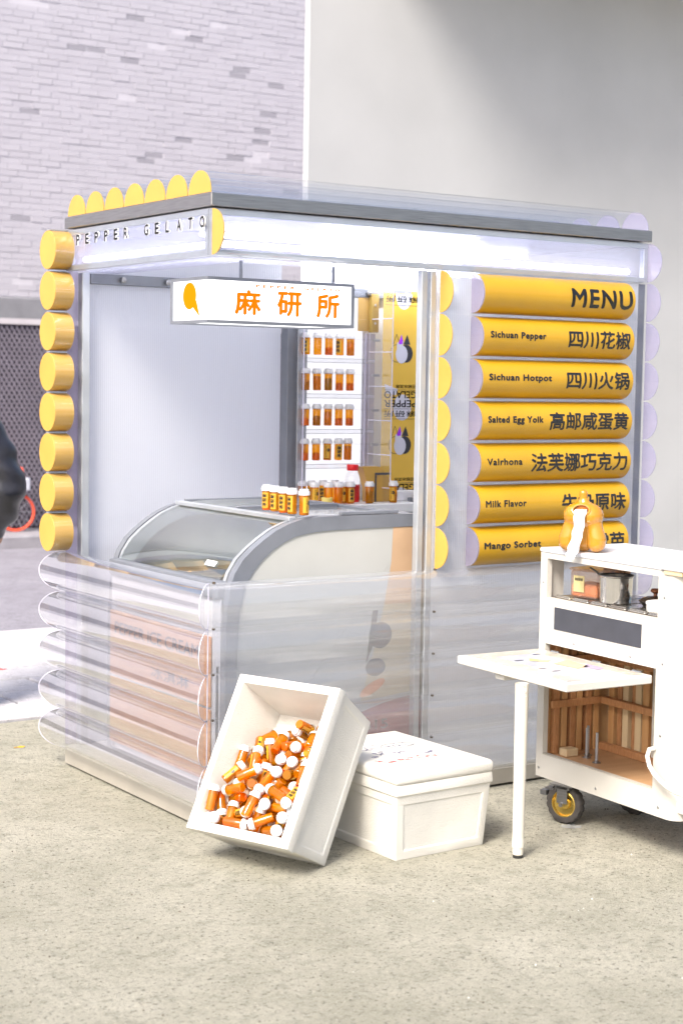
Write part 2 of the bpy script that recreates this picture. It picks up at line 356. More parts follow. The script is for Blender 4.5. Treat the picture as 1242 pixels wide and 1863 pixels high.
# roof half-tubes
for k in range(7):
    yc = .084 + k * (D - .02) / 7
    rows = [[(x, yc + z, 2.2015 + o) for o, z in half(.0795)] for x in (.0, W)]
    t = G().grid(rows).done('roof_tube', M['tube_u'], ks)
    G().prism(half(.0785), lambda o, z: Vector((-.003, yc + z, 2.202 + o)), lambda o, z: Vector((.001, yc + z, 2.202 + o))).done('end_cap', M['yellow'], t)
    G().prism(half(.0785), lambda o, z: Vector((W - .003, yc + z, 2.202 + o)), lambda o, z: Vector((W, yc + z, 2.202 + o))).done('end_cap', M['cap'], t)
# yellow stubs up the back left corner
for i in range(5, 13):
    zc = zr(i) + P / 2
    g = G(); RM = Matrix.Translation((-.080, D, zc)) @ Matrix.Rotation(R(90), 4, 'Y')
    g.lathe([(.001, 0), (.0745, 0), (.0755, .001), (.0755, .082)], 40, RM)
    g.done('tube_stub', M['yellow'], ks)
    s = CH[ks.name][-1]
    G().lathe([(.0785, .001), (.0785, .082)], 40, RM).done('clear_sleeve', M['tube_u'], s)
    G().box((-.078, D - .012, zc + P / 2 - .003), (.0, D + .012, zc + P / 2 + .001)).done('spacer', M['alu'], s)
# top row: half tube along the menu side, flat lit fascia on the short side
zc = zr(12) + P / 2
rows = [[(x, -o, zc + z) for o, z in half(rr)] for x in [W * k / 12 for k in range(13)]]
ft = G().grid(rows).done('fascia_tube', M['tube_u'], ks)
G().prism(half(rr - .001), lambda o, z: Vector((.001, -o, zc + z)), lambda o, z: Vector((.006, -o, zc + z))).done('end_cap', M['yellow'], ft)
G().prism(half(rr - .001), lambda o, z: Vector((W - .005, -o, zc + z)), lambda o, z: Vector((W, -o, zc + z))).done('end_cap', M['cap'], ft)
def frame_rect(g, x0, x1, z0, z1, t, y0, y1, sw=False):
    f = (lambda a, b: ((a[1], a[0], a[2]), (b[1], b[0], b[2]))) if sw else (lambda a, b: (a, b))
    for a, b in (((x0, y0, z0), (x1, y1, z0 + t)), ((x0, y0, z1 - t), (x1, y1, z1)), ((x0, y0, z0 + t + .0005), (x0 + t, y1, z1 - t - .0005)), ((x1 - t, y0, z0 + t + .0005), (x1, y1, z1 - t - .0005))):
        g.box(*f(a, b))
    return g
frame_rect(G(), .004, W - .002, zr(12) + .001, ZT - .001, .020, .002, .028).done('fascia_frame', M['alu'], ks)
G().box((.026, .006, zr(12) + .022), (W - .024, .011, ZT - .022)).done('fascia_sheet', M['poly_lit'], ks)
frame_rect(G(), .030, D - .002, zr(12) + .001, ZT - .001, .020, .002, .028, True).done('fascia_frame', M['alu'], ks)
G().box((-.004, .0, zr(12) - .012), (.0005, D, ZT)).done('fascia_cover', M['tube_u'], ks)
G().box((.006, .052, zr(12) + .022), (.011, D - .024, ZT - .022)).done('fascia_sheet', M['poly_lit'], ks)
lm = mat('grey_metal_letters', (.85, .85, .88), .5)
ST = 'PEPPER GELATO'; ly = 1.075
for i, ch in enumerate(ST):
    if ch == ' ': continue
    yy = 1.055 - i * (1.02 / 12.35) ; hh = .042
    wd = .034 if ch != 'L' else .028
    g = G(); text(g, ch, lambda u, v, d, yy=yy, wd=wd: Vector((-.006 - d, yy - wd * u, 2.083 + hh * v)), bold=.05, depth=.006)
    g.done('letter', lm, ks)
# lit tubes
LED = emis('led_tube_glow', (.86, .88, 1.0), 5.5); LEDW = emis('led_strip_glow', (.90, .92, 1.0), 9)
G().tube([(.06, .055, 2.035), (W - .06, .055, 2.035)], .011, 8).done('led_tube', LED, ks)
G().tube([(.055, .09, 2.035), (.055, D - .06, 2.035)], .011, 8).done('led_tube', LED, ks)
G().tube([(.3, .62, 2.12), (1.9, .62, 2.12)], .010, 8).done('led_tube', LED, ks)
G().tube([(1.12, 1.00, 2.06), (1.95, 1.00, 2.06)], .011, 8).done('led_tube', emis('led_shelf_glow', (.95, .96, 1.0), 26), ks)
# inner light shelf under the fascias (glossy clear ceiling seen from below)
G().box((.03, .03, zr(12) - .004), (W - .03, .20, zr(12) - .001)).done('light_cover', M['poly_lit'], ks)
G().box((.03, .201, zr(12) - .004), (.20, D - .05, zr(12) - .001)).done('light_cover', M['poly_lit'], ks)
# posts and rails
def post(x0, y0, x1, y1, z0=Z0 + .009, z1=zr(12) - .005, m='alu'): return G().box((x0, y0, z0), (x1, y1, z1), bev=.002).done('post', M[m], ks)
post(.050, D - .045, .083, D - .004)
post(1.003, D - .06, 1.10, D - .004, m='alu_d')
post(1.003 + .045, D - .072, 1.10 - .004, D - .061)
post(W - .045, D - .045, W - .004, D - .004)
post(.889, .004, .915, .034); post(.931, .004, .955, .034, m='alu')
post(W - .040, .010, W - .004, .046, m='alu_d')
G().box((.084, D - .05, zr(12) - .047), (1.002, D - .006, zr(12) - .006), bev=.002).done('back_rail', M['alu_d'], ks)
G().box((1.101, D - .05, zr(12) - .047), (W - .046, D - .006, zr(12) - .006), bev=.002).done('back_rail', M['alu_d'], ks)
for x in (.22, .42, .62, .82, 1.22, 1.42, 1.62, 1.8):
    G().lathe([(.001, -.022), (.011, -.02), (.012, -.01), (.006, -.008), (.006, 0)], 12, Matrix.Translation((x, D - .051, zr(12) - .027)) @ Matrix.Rotation(R(-90), 4, 'X')).done('bolt', M['steel'], ks)
# back, end and menu sheets
G().box((.084, D - .003, Z0 + .01), (1.002, D + .001, ZT)).done('back_sheet', M['poly_back'], ks)
G().box((.002, D - .003, Z0 + .01), (.050, D + .001, ZT)).done('back_sheet', M['cap'], ks)
G().box((1.101, D - .003, Z0 + .01), (W - .046, D + .001, ZT)).done('back_sheet', M['board'], ks)
G().box((1.104, D - .008, 1.05), (1.425, D - .0035, 1.94)).done('added_glow_panel', emis('added_white_glow', (.97, .96, 1.0), .60), ks)  # added glowing sheet that brightens the white board behind the rack
G().box((W - .004, .047, Z0 + .01), (W, D - .046, zr(12))).done('end_sheet', M['poly_y'], ks)
G().box((.957, .006, Z0 + .01), (W - .046, .010, zr(12) - .002)).done('menu_sheet', M['poly'], ks)
# lower rows: half tubes wrapping all four sides, mitred at the corners
def wrap(g, i, side, r=rr):
    zc = zr(i) + P / 2
    if side == 'left': rows = [[(-o, -o + (D + 2 * o) * k / 8, zc + z) for o, z in half(r)] for k in range(9)]
    if side == 'front': rows = [[(-o + (W + o) * k / 10, -o, zc + z) for o, z in half(r)] for k in range(11)]
    if side == 'back': rows = [[(-o + (W + o) * k / 8, D + o, zc + z) for o, z in half(r)] for k in range(9)]
    return g.grid(rows)
for i in range(5):
    t = wrap(G(), i, 'left').done('wall_tube', M['tube'], ks, fix=True)
    zc = zr(i) + P / 2
    for a, b in ((0, -1), (D, 1)):
        G().tube([(-o, a + b * o, zc + z) for o, z in half(rr + .0004)], .0014, 5).done('mitre_seam', M['edge'], t)
    t = wrap(G(), i, 'front').done('wall_tube', M['tube_r'], ks)
    G().prism(half(rr - .001), lambda o, z: Vector((W - .004, -o, zc + z)), lambda o, z: Vector((W, -o, zc + z))).done('end_cap', M['cap'], t)
    wrap(G(), i, 'back').done('wall_tube', M['tube'], ks)
for i in range(1, 6):
    for x in (.02, .97, 1.98):
        G().lathe([(.0005, .0), (.0045, .0), (.005, .003), (.005, .008)], 10, Matrix.Translation((x, -.008, zr(i))) @ Matrix.Rotation(R(-90), 4, 'X')).done('screw', mat('screw_metal', (.12, .09, .06), .5, metal=.5) if 'screw' not in M else M['screw'], ks)
G().box((-.002, -.002, Z0), (.0015, .0, zr(5))).done('corner_trim', M['edge'], ks)
# clear lining behind the lower tubes
G().box((.0, .03, Z0 + .01), (.004, D - .03, zr(5))).done('lining_sheet', M['acr'], ks)
G().box((.02, .0, Z0 + .01), (.888, .004, zr(5))).done('lining_sheet', clear('lower_ribbed_lining', milk=.16, rib=('X', .012), ribstr=.3, rough=.12), ks)

# menu rows
def on_tube(x0, x1, zc, h, dz=0, r=.0750):
    def f(u, v):
        s = (v - .5) * h / r + dz / r
        return Vector((x0 + (x1 - x0) * u, -r * math.cos(s), zc + r * math.sin(s)))
    return f
ROWS = [(11, None, ('MENU', 1.555, 1.875, .060)),
        (10, ('Sichuan Pepper', 1.155, 1.428), ('四川花椒', 1.545, 1.872, .052)),
        (9, ('Sichuan Hotpot', 1.152, 1.462), ('四川火锅', 1.540, 1.870, .052)),
        (8, ('Salted Egg Yolk', 1.152, 1.425), ('高邮咸蛋黄', 1.458, 1.871, .052)),
        (7, ('Valrhona', 1.152, 1.325), ('法芙娜巧克力', 1.370, 1.870, .054)),
        (6, ('Milk Flavor', 1.150, 1.350), ('牛奶原味', 1.530, 1.870, .053)),
        (5, ('Mango Sorbet', 1.148, 1.428), ('芒果雪芭', 1.528, 1.870, .053))]
DESC = {'y': 1, 'p': 1, 'g': 1}
for i, en, zh in ROWS:
    zc = zr(i) + P / 2
    t = G().grid([[(x, -o, zc + z) for o, z in half(rr)] for x in [.972 + (W - .972) * k / 8 for k in range(9)]]).done('menu_tube', M['tube_m'], ks)
    G().prism(half(rr - .001), lambda o, z: Vector((.970, -o, zc + z)), lambda o, z: Vector((.974, -o, zc + z))).done('end_cap', M['yellow'], t)
    G().prism(half(rr - .001), lambda o, z: Vector((W - .004, -o, zc + z)), lambda o, z: Vector((W, -o, zc + z))).done('end_cap', M['cap'], t)
    r_ = G(); r_.grid([[(x, -o, zc + z) for o, z in half(.0742)] for x in (1.124, 1.50, 1.890)])
    r_ = tag(r_.done('menu_roll', M['menu'], ks), 'mustard half-round menu board reading ' + zh[0])
    G().prism(half(.0738), lambda o, z: Vector((1.118, -o, zc + z)), lambda o, z: Vector((1.123, -o, zc + z))).done('roll_end', M['cap'], r_)
    g = G()
    if en:
        low = any(c in en[0] for c in 'pgy'); h = .034 if low else .027
        text(g, en[0], on_tube(en[1], en[2], zc, h, .006 - (.003 if low else 0)), bold=.05, space=1.12, cuts=5)
    text(g, zh[0], on_tube(zh[1], zh[2], zc, zh[3] * (1.42 if zh[0] != 'MENU' else 1.3)), bold=.028 if zh[0] != 'MENU' else .04, space=1.0 if zh[0] != 'MENU' else 1.15, cuts=10)
    g.done('lettering', M['ink'], r_)

# hanging light box sign
sg = thing('hanging_sign', 'lit white box sign with orange characters hanging at the kiosk corner', 'sign', (0, 0, 0))
sx0, sx1, sy0, sy1, sz0, sz1 = .042, .654, .10, .372, 1.766, 1.926
glow = emis('sign_glow', (1.0, .98, 1.0), 1.15)
G().box((sx0 + .006, sy0 + .006, sz0 + .006), (sx1 - .006, sy1 - .006, sz1 - .006)).done('light_panel', glow, sg)
g = G(); t_ = .011
for x in (sx0, sx1 - t_):
    for y in (sy0, sy1 - t_):
        if x == sx0 and y == sy0: continue
        g.box((x, y, sz0 + t_), (x + t_, y + t_, sz1 - t_))
for z in (sz0, sz1 - t_):
    g.box((sx0, sy0, z), (sx1, sy0 + t_, z + t_)); g.box((sx0, sy1 - t_, z), (sx1, sy1, z + t_)); g.box((sx0, sy0 + t_ + .0005, z), (sx0 + t_, sy1 - t_ - .0005, z + t_)); g.box((sx1 - t_, sy0 + t_ + .0005, z), (sx1, sy1 - t_ - .0005, z + t_))
g.done('frame', M['alu_d'], sg)
for x in (.177, .564): G().tube([(x, .10 + t_ / 2, sz1), (x, .10 + t_ / 2, zr(12) - .004)], .0065, 10).done('hanging_rod', M['alu_d'], sg)
org = emis('sign_orange', (.62, .13, .002), 1.0); yl = emis('sign_yellow', (.50, .24, .004), 1.0)
for ch, a, b in (('麻', .152, .260), ('研', .326, .430), ('所', .492, .592)):
    g = G(); text(g, ch, plane_map(a, b, 1.798, 1.886, sy0 + .004), bold=.034); g.done('character', org, sg)
for wd_, a, b in (('PEPPER', .238, .400), ('GELATO', .440, .592)):
    g = G(); text(g, wd_, plane_map(a, b, 1.895, 1.906, sy0 + .004), bold=.07, space=1.9); g.done('lettering', org, sg)
g = G(); cy_, cz_ = .235, 1.862
g.prism([(.047 * math.cos(t), .047 * math.sin(t)) for t in [2 * math.pi * k / 40 for k in range(40)]], lambda a, b: Vector((sx0 + .002, cy_ + a, cz_ + b * 1.0)), lambda a, b: Vector((sx0 + .004, cy_ + a, cz_ + b)))
g.prism([(.187, 1.845), (.210, 1.822), (.163, 1.79)], lambda a, b: Vector((sx0 + .002, a, b)), lambda a, b: Vector((sx0 + .0042, a, b)))
g.done('logo', yl, sg)

# ================================================================ ICE CREAM FREEZER inside the kiosk
fz = thing('ice_cream_freezer', 'display freezer with curved glass front and grey rims inside the kiosk', 'freezer', (0, 0, Z0 + .01))
FZ = -(Z0 + .01)
fo = [(.116, .10), (.116, .60), (.121, .74), (.135, .862), (.175, .927), (.215, .965), (.262, .999), (.30, 1.025), (.345, 1.048), (.411, 1.069), (.47, 1.077), (.55, 1.080), (.70, 1.080), (.935, 1.078)]
fi = [(.935, 1.030), (.80, 1.030), (.60, 1.028), (.52, 1.026), (.466, 1.021), (.42, 1.015), (.386, 1.005), (.34, .985), (.306, .964), (.265, .932), (.236, .902), (.198, .853), (.172, .74), (.165, .60), (.165, .10)]
v3 = lambda y: (lambda x, z: Vector((x, y, z + FZ)))
def rim(y0, y1, m='alu_d', parent=fz):
    g = G(); n = len(fo)
    pts = fo + fi[::-1][:0]
    # quad strip ring between the outer and the inner curve
    o = [Vector((a[0], 0, a[1] + FZ)) for a in fo]; i_ = [Vector((a[0], 0, a[1] + FZ)) for a in fi[::-1]]
    def res(c, k):
        L = [0]
        for a, b in zip(c, c[1:]): L.append(L[-1] + (b - a).length)
        out = []
        for j in range(k):
            s = L[-1] * j / (k - 1)
            q = max(t for t in range(len(L)) if L[t] <= s + 1e-9); q = min(q, len(c) - 2)
            out.append(c[q].lerp(c[q + 1], (s - L[q]) / (L[q + 1] - L[q])))
        return out
    O, I = res(o, 30), res(i_, 30)
    rows = [[p + Vector((0, y, 0)) for y, p in ((y0, O[k]), (y1, O[k]), (y1, I[k]), (y0, I[k]))] for k in range(30)]
    return g.grid(rows, True, True).done('end_rim', M[m], parent)
rim(.080, .115); rim(.125, .145, 'alu'); rim(.985, 1.02); rim(.95, .972, 'alu')
endp = [(.160, .02 + Z0), (.160, .09)] + [(a[0] - .002, a[1]) for a in fi[::-1]] + [(.935, .02 + Z0)]
endm = mat('cream_end_panel', (.47, .475, .455), .55, var=.04)
ep = G().prism(endp, v3(.084), v3(.100)).done('end_panel', endm, fz)
G().prism(endp, v3(1.0), v3(1.012)).done('end_panel', endm, fz)
yf = .0825; pf = lambda x, z: Vector((x, yf, z + FZ)); 
def flat(name, polys, m, parent=ep, y=yf):
    g = G()
    for poly in polys: g.face([(x, y, z + FZ) for x, z in poly])
    return g.done(name, m, parent, fix=False)
ell = lambda cx, cz, a, b, n=28, rot=0: [(cx + a * math.cos(t) * math.cos(rot) - b * math.sin(t) * math.sin(rot), cz + a * math.cos(t) * math.sin(rot) + b * math.sin(t) * math.cos(rot)) for t in [2 * math.pi * k / n for k in range(n)]]
flat('peach_print', [[(.835, 1.029), (.83, .90), (.80, .74), (.775, .60), (.76, .40), (.925, .40), (.925, 1.029)]], mat('peach_print', (.54, .36, .22), .5, var=.12, scale=5))
flat('cream_print', [[(.80, .74), (.76, .58), (.70, .38), (.925, .40), (.925, .74)]], mat('cream_print', (.55, .46, .30), .5, var=.10, scale=5), y=.0818)
flat('black_print', [ell(.785, .625, .052, .050), ell(.765, .505, .045, .034), [(.748, .72), (.772, .72), (.757, .60), (.72, .52)]], mat('black_print', (.05, .04, .05), .5), y=.0812)
flat('orange_print', [ell(.752, .428, .062, .020, rot=.45)], mat('orange_print', (.70, .20, .03), .5), y=.0812)
flat('red_print', [[(.66, .33), (.80, .365), (.925, .385), (.925, .10), (.66, .10)]], mat('maroon_print', (.35, .05, .06), .5, var=.2, scale=4), y=.0806)
g = G(); text(g, '615', lambda u, v: Vector((.715 + .11 * u, .0800, .268 + .038 * v + FZ)), bold=.02); g.done('lettering', mat('pale_print', (.7, .68, .66), .5), ep)
# curved glass, sill, body, lids
gc = [(.128, .86), (.172, .922), (.215, .960), (.262, .994), (.30, 1.020), (.345, 1.042), (.405, 1.062)]
G().grid([[(x, y, z + FZ) for y in (.146, .40, .70, .949)] for x, z in gc]).done('curved_glass', M['glass'], fz)
G().box((.100, .116, .795 + FZ), (.150, .984, .858 + FZ), bev=.008, seg=2).done('sill', M['alu_d'], fz)
G().box((.395, .116, 1.062 + FZ), (.425, .984, 1.080 + FZ), bev=.003).done('top_bar', M['alu'], fz)
G().box((.900, .116, 1.040 + FZ), (.935, .984, 1.080 + FZ), bev=.003).done('top_bar', M['alu_d'], fz)
G().box((.116, .116, .02), (.122, .984, .794 + FZ)).done('front_panel', mat('freezer_front', (.56, .56, .60), .5), fz)
G().box((.925, .101, .02), (.935, .984, 1.039 + FZ)).done('rear_panel', endm, fz)
G().box((.123, .101, .70 + FZ), (.924, .984, .712 + FZ)).done('well_floor', M['board'], fz)
for x in (.5, .66):
    pass
g1 = clear('lid_glass', tint=(.92, .95, .96), milk=.12, rough=.05, f0=.08, fg=.6)
for a, b in ((.128, .56), (.545, .972)):
    l_ = G().box((.43, a, (1.068 if a < .3 else 1.061) + FZ), (.895, b, (1.073 if a < .3 else 1.066) + FZ)).done('sliding_lid', g1, fz)
    G().box((.43, b - .014, 1.0675 + FZ), (.895, b, 1.086 + FZ), bev=.002).done('lid_handle', M['alu_d'], l_)
G().box((.60, .083, 1.0812 + FZ), (.86, .10, 1.094 + FZ), bev=.002).done('rim_handle', M['alu_d'], fz)
tubc = [(.80, .74, .60), (.72, .50, .22), (.35, .18, .09), (.78, .60, .30), (.62, .68, .38), (.80, .70, .66), (.75, .42, .16), (.80, .78, .74)]
k = 0
for ix in range(4):
    for iy in range(4):
        x = .15 + ix * .19; y = .17 + iy * .2
        t = G().box((x, y, .713 + FZ), (x + .17, y + .18, .725 + FZ)); frame_rect_z = None
        for a, b in (((x, y), (x + .17, y + .006)), ((x, y + .174), (x + .17, y + .18)), ((x, y + .0065), (x + .006, y + .1735)), ((x + .164, y + .0065), (x + .17, y + .1735))):
            t.box((*a, .7255 + FZ), (*b, .812 + FZ))
        o = t.done('gelato_tub', M['steel'], fz)
        c = tubc[(k * 3 + ix) % 8]; k += 1
        rows = [[(x + .007 + .156 * i / 8, y + .007 + .166 * j / 8, .785 + FZ + .012 * math.sin(i * 1.3 + k) * math.cos(j * 1.1 + k * 2)) for j in range(9)] for i in range(9)]
        G().grid(rows).done('gelato', mat('gelato_%d' % k, c, .6, var=.1, bump=.4, bscale=60), o)
# wooden board printed PEPPER ICE CREAM on the front of the freezer
wb = thing('printed_board', 'orange wood grain board printed PEPPER ICE CREAM behind the clear front tubes', 'board', (0, 0, Z0 + .01))
wm = mat('orange_wood_print', (.46, .21, .10), .5, c2=(.60, .33, .18), scale=3, stretch=(1, 2, 22), var=.2)
for z0, z1 in ((.40, .655), (.13, .39)): G().box((.104, .17, z0 + FZ), (.113, .975, z1 + FZ), bev=.002).done('board_panel', wm, wb)
fpm = mat('faded_print', (.20, .17, .16), .6); g = G(); text(g, 'PEPPER ICE CREAM', lambda u, v: Vector((.1025, .93 - .68 * u, .565 + FZ + .05 * v)), bold=.015); g.done('lettering', fpm, wb); g = G()
text(g, '冰淇淋', lambda u, v: Vector((.1025, .62 - .3 * u, .44 + FZ + .045 * v)), bold=.01)
g.done('lettering', fpm, wb)
st = tag(G().box((0, 0, 0), (.075, .0015, .022)).done('freezer_sticker', M['board']), 'small white sticker with fine print on the curved freezer glass', 'sticker')
st.location = (.150, .30, .90); st.rotation_euler = (R(0), R(0), R(-90)); st.rotation_euler = Matrix(((0, 0.0, 0), (0, 0, 0), (0, 0, 0))).to_euler() if False else (R(-38), 0, R(-90))
g = G()
for k in range(3):
    for j in range(9): g.box((.004 + j * .0076, -.0004, .003 + k * .0065), (.0095 + j * .0076, -.0001, .006 + k * .0065))
g.done('fine_print', M['lid_ink'], st)

# counter at the back
ct = thing('serving_counter', 'grey edged white counter standing between freezer and shelves', 'counter', (0, 0, Z0 + .01))
G().box((.96, .90, 1.005 + FZ), (1.97, 1.12, 1.045 + FZ), bev=.003).done('worktop', mat('counter_top', (.78, .79, .80), .35), ct)
G().box((.98, .93, .001), (1.95, 1.11, 1.004 + FZ)).done('cabinet', mat('counter_front', (.52, .53, .55), .4), ct)

# ================================================================ PILL BOTTLES
CAPTXT = None
def bottle_parts(kind, label, contents):
    """body, cap, band, contents and paper label of one amber bottle; base at z = 0, 95 mm tall"""
    parts = []
    b = G().lathe([(.0005, .0006), (.0150, .0006), (.0172, .003), (.0175, .006), (.0175, .070), (.0165, .0735), (.0165, .078)], 20)
    parts.append(('bottle_body', b.mesh('bottle_body', M['amber'])))
    c = G(); prof = [(.0208, .0735), (.0212, .0745), (.0212, .085), (.0200, .0868), (.0172, .0872), (.0170, .0935), (.0158, .095), (.0005, .0952)]
    rows = []
    for r, z in prof:
        n = 40; rib = .0007 if .074 < z < .086 else 0
        rows.append([((r - (rib if k % 2 else 0)) * math.cos(2 * math.pi * k / n), (r - (rib if k % 2 else 0)) * math.sin(2 * math.pi * k / n), z) for k in range(n)])
    c.grid(rows, True)
    me = c.mesh('bottle_cap', M['capw'], 40)
    parts.append(('bottle_cap', me))
    p = G()
    n = 24
    for k in range(n):
        if k % 12 in (3, 9) : continue
        a0, a1 = 2 * math.pi * k / n, 2 * math.pi * (k + 1) / n
        p.face([(.0148 * math.cos(a0), .0148 * math.sin(a0), .0954), (.0148 * math.cos(a1), .0148 * math.sin(a1), .0954), (.0140 * math.cos(a1), .0140 * math.sin(a1), .0954), (.0140 * math.cos(a0), .0140 * math.sin(a0), .0954)])
    for s, y0, hh, wd in (('HOLD', .0055, .0035, .009), ('TAB DOWN', .0005, .0035, .021), ('TURN', -.0085, .0035, .010)):
        text(p, s, lambda u, v, y0=y0, hh=hh, wd=wd: Vector((-wd / 2 + wd * u, y0 + hh * v, .0954)), bold=.02)
    parts.append(('cap_print', p.mesh('cap_print', M['lid_ink'], fix=False)))
    if contents is not None:
        h = (.030, .050, .058, .040)[contents]
        parts.append(('contents', G().lathe([(.0005, .0016), (.0155, .002), (.0158, h), (.009, h + .004), (.0005, h + .002)], 14).mesh('contents', CONT[contents])))
    if label:
        A0, A1 = -.85, .85
        rows = [[(.0178 * math.cos(a), .0178 * math.sin(a), z) for a in [A0 + (A1 - A0) * k / 10 for k in range(11)]] for z in (.010, .066)]
        parts.append(('paper_label', G().grid(rows).mesh('paper_label', M['label'])))
        t = G()
        if kind == 0:
            for j, ch in enumerate('麻研所'):
                text(t, ch, lambda u, v, j=j: Vector((.0181 * math.cos(-.48 + .96 * u), .0181 * math.sin(-.48 + .96 * u), .048 - .0172 * j + .0155 * v)), bold=.05)
        else:
            text(t, 'PEPPER GELATO', lambda u, v: Vector((.0181 * math.cos(-.16 + .3 * (1 - v)), .0181 * math.sin(-.16 + .3 * (1 - v)), .014 + .048 * u)), bold=.01)
            t.face([(.0181 * math.cos(.5 + .33 * math.cos(q)), .0181 * math.sin(.5 + .33 * math.cos(q)), .045 + .008 * math.sin(q)) for q in [2 * math.pi * k / 14 for k in range(14)]])
        parts.append(('label_print', t.mesh('label_print', M['ink'], fix=False)))
    return parts
KINDS = [(0, True, None), (0, True, 0), (1, True, 3), (0, False, 0), (0, False, 1), (0, False, 2), (0, False, 3), (1, True, 2), (0, False, None)]
PROTO = [bottle_parts(*k) for k in KINDS]
def bottle(kind, Mx, label, group):
    r = bpy.data.objects.new('pill_bottle', None); col.objects.link(r); r.matrix_world = Mx; r.empty_display_size = .02
    tag(r, label, 'pill bottle', group)
    cap = None
    for nm, me in PROTO[kind]:
        if nm == 'cap_print': link(nm, me, cap); continue
        if nm == 'label_print': link(nm, me, lab); continue
        o = link(nm, me, r)
        if nm == 'bottle_cap': cap = o
        if nm == 'paper_label': lab = o
    return r
def up(x, y, z, face=0, tilt=0, s=1): return Matrix.Translation((x, y, z)) @ Matrix.Rotation(face, 4, 'Z') @ Matrix.Rotation(tilt, 4, 'Y') @ Matrix.Scale(s, 4)
TOCAM = math.atan2(-4.92, -3.6)
od = ['first', 'second', 'third', 'fourth', 'fifth']
for k, (x, y) in enumerate(((.452, .333), (.443, .258), (.435, .182), (.427, .110), (.440, .046 + .055))):
    y = (.333, .262, .190, .118, .100)[k] if k < 4 else .0
for k, (x, y) in enumerate(((.440, .345), (.436, .279), (.432, .213), (.428, .147), (.428, .098))):
    bottle((1, 0, 1, 0, 2)[k], up(x + (.012 if k == 4 else 0), y - (.012 if k == 4 else 0), 1.0862 if k else 1.0862, TOCAM + (-.5, -.6, -.5, -.7, .7)[k]), '%s amber bottle from the left in the row of five on the freezer' % od[k], 'five bottles on the freezer')

# acrylic rack with hanging bottles
rk = thing('acrylic_rack', 'clear acrylic shelf rack holding four rows of amber bottles', 'rack', (0, 0, 1.046))
RZ = -1.046
G().box((1.035, 1.118, .0), (1.430, 1.122, .93)).done('back_sheet', M['acr'], rk)
sh_z = [1.684, 1.531, 1.378, 1.228]
for z in sh_z:
    # neck plate: the bottles hang through it by their caps
    G().box((1.045, 1.035, z + .0695 + RZ), (1.425, 1.117, z + .0725 + RZ)).done('neck_plate', M['acr'], rk)
    G().box((1.39, 1.030, z + .064 + RZ), (1.428, 1.034, z + .074 + RZ)).done('plate_tab', mat('grey_tab', (.35, .35, .37), .5) if 'tab' not in M else M['tab'], rk)
    M.setdefault('tab', bpy.data.materials['grey_tab'])
    s = G().box((1.040, 1.030, z - .032 + RZ), (1.400, 1.117, z - .014 + RZ)).done('drip_shelf', M['acr'], rk)
    G().box((1.040, 1.0285, z - .0155 + RZ), (1.400, 1.0298, z - .0135 + RZ)).box((1.040, 1.0285, z - .033 + RZ), (1.400, 1.0298, z - .031 + RZ)).done('shelf_edge', M['tab'], s)
for x, nm in ((1.030, 'side_sheet'), (1.432, 'side_sheet')):
    s = G().box((x, .945 if x > 1.2 else 1.03, 0), (x + .003, 1.117, .93)).done(nm, M['acr'], rk)
    g = G(); yy = .9435 if x > 1.2 else 1.0285
    g.box((x - .001, yy, 0), (x + .004, yy + .0013, .93)); g.box((x - .001, 1.1185, 0), (x + .004, 1.120, .93))
    if x > 1.2:
        for z in (.06, .205, .355, .505, .655, .80, .92): g.box((x - .0012, yy + .002, z), (x + .0042, 1.117, z + .004))
    g.done('sheet_edge', M['edge'], s)
bx = [1.073, 1.132, 1.190, 1.247, 1.303]
rowk = [[0, 8, 3, 0, 5], [6, 5, 4, 3, 3], [3, 6, 5, 3, 3], [3, 3, 7, 0, 5]]
rnm = ['top', 'second', 'third', 'bottom']
for j, z in enumerate(sh_z):
    for k, x in enumerate(bx):
        bottle(rowk[j][k], up(x + (-.006 if j == 3 and k == 4 else 0), 1.078, z, TOCAM + random.uniform(-.6, .3), random.uniform(-.05, .05), 1.0), '%s amber bottle from the left on the %s row of the acrylic rack' % (od[k], rnm[j]), 'bottles hanging in the acrylic rack')
# bottles on the counter
cb = [(1.062, 1.075, 3, 'rear row, against the post'), (1.112, 1.080, 7, 'second of the rear row under the rack'), (1.172, 1.080, 0, 'third of the rear row under the rack'), (1.232, 1.078, 8, 'rear one just left of the red jar'),
      (1.068, .985, 2, 'left end of the front row beside a low cup'), (1.118, .955, 8, 'front one with a plain amber body near the yellow cup'), (1.164, .948, 8, 'frontmost plain one in the middle of the cluster'),
      (1.206, .975, 2, 'behind the frontmost plain one'), (1.232, .955, 0, 'with black characters right beside the red jar'), (1.318, .935, 4, 'filled with green peppercorns right of the red jar'), (1.445, .935, 2, 'standing alone at the right end near the yellow box')]
for x, y, k, d in cb: bottle(k, up(x, y, 1.0462, TOCAM + random.uniform(-.5, .5)), 'amber bottle on the counter, ' + d, 'bottles standing on the counter')
cu = tag(G().lathe([(.0005, .001), (.019, .001), (.022, .004), (.024, .032), (.0225, .032), (.020, .006), (.0005, .005)], 24).done('plastic_cup', mat('pale_yellow_cup', (.85, .68, .20), .4)), 'low pale yellow cup among the bottles on the counter', 'cup'); cu.location = (1.095, .93, 1.0462)
jr = thing('red_jar', 'clear jar half full of red liquid with a red lid on the counter', 'jar', (1.272, 1.00, 1.0462))
G().lathe([(.0005, 0), (.030, 0), (.034, .004), (.034, .105), (.030, .122), (.022, .132), (.022, .150)], 32).done('glass_body', M['acr'], jr)
G().lathe([(.0005, .003), (.031, .003), (.033, .006), (.033, .079), (.0005, .079)], 32).done('red_liquid', mat('red_liquid', (.70, .006, .012), .2), jr)
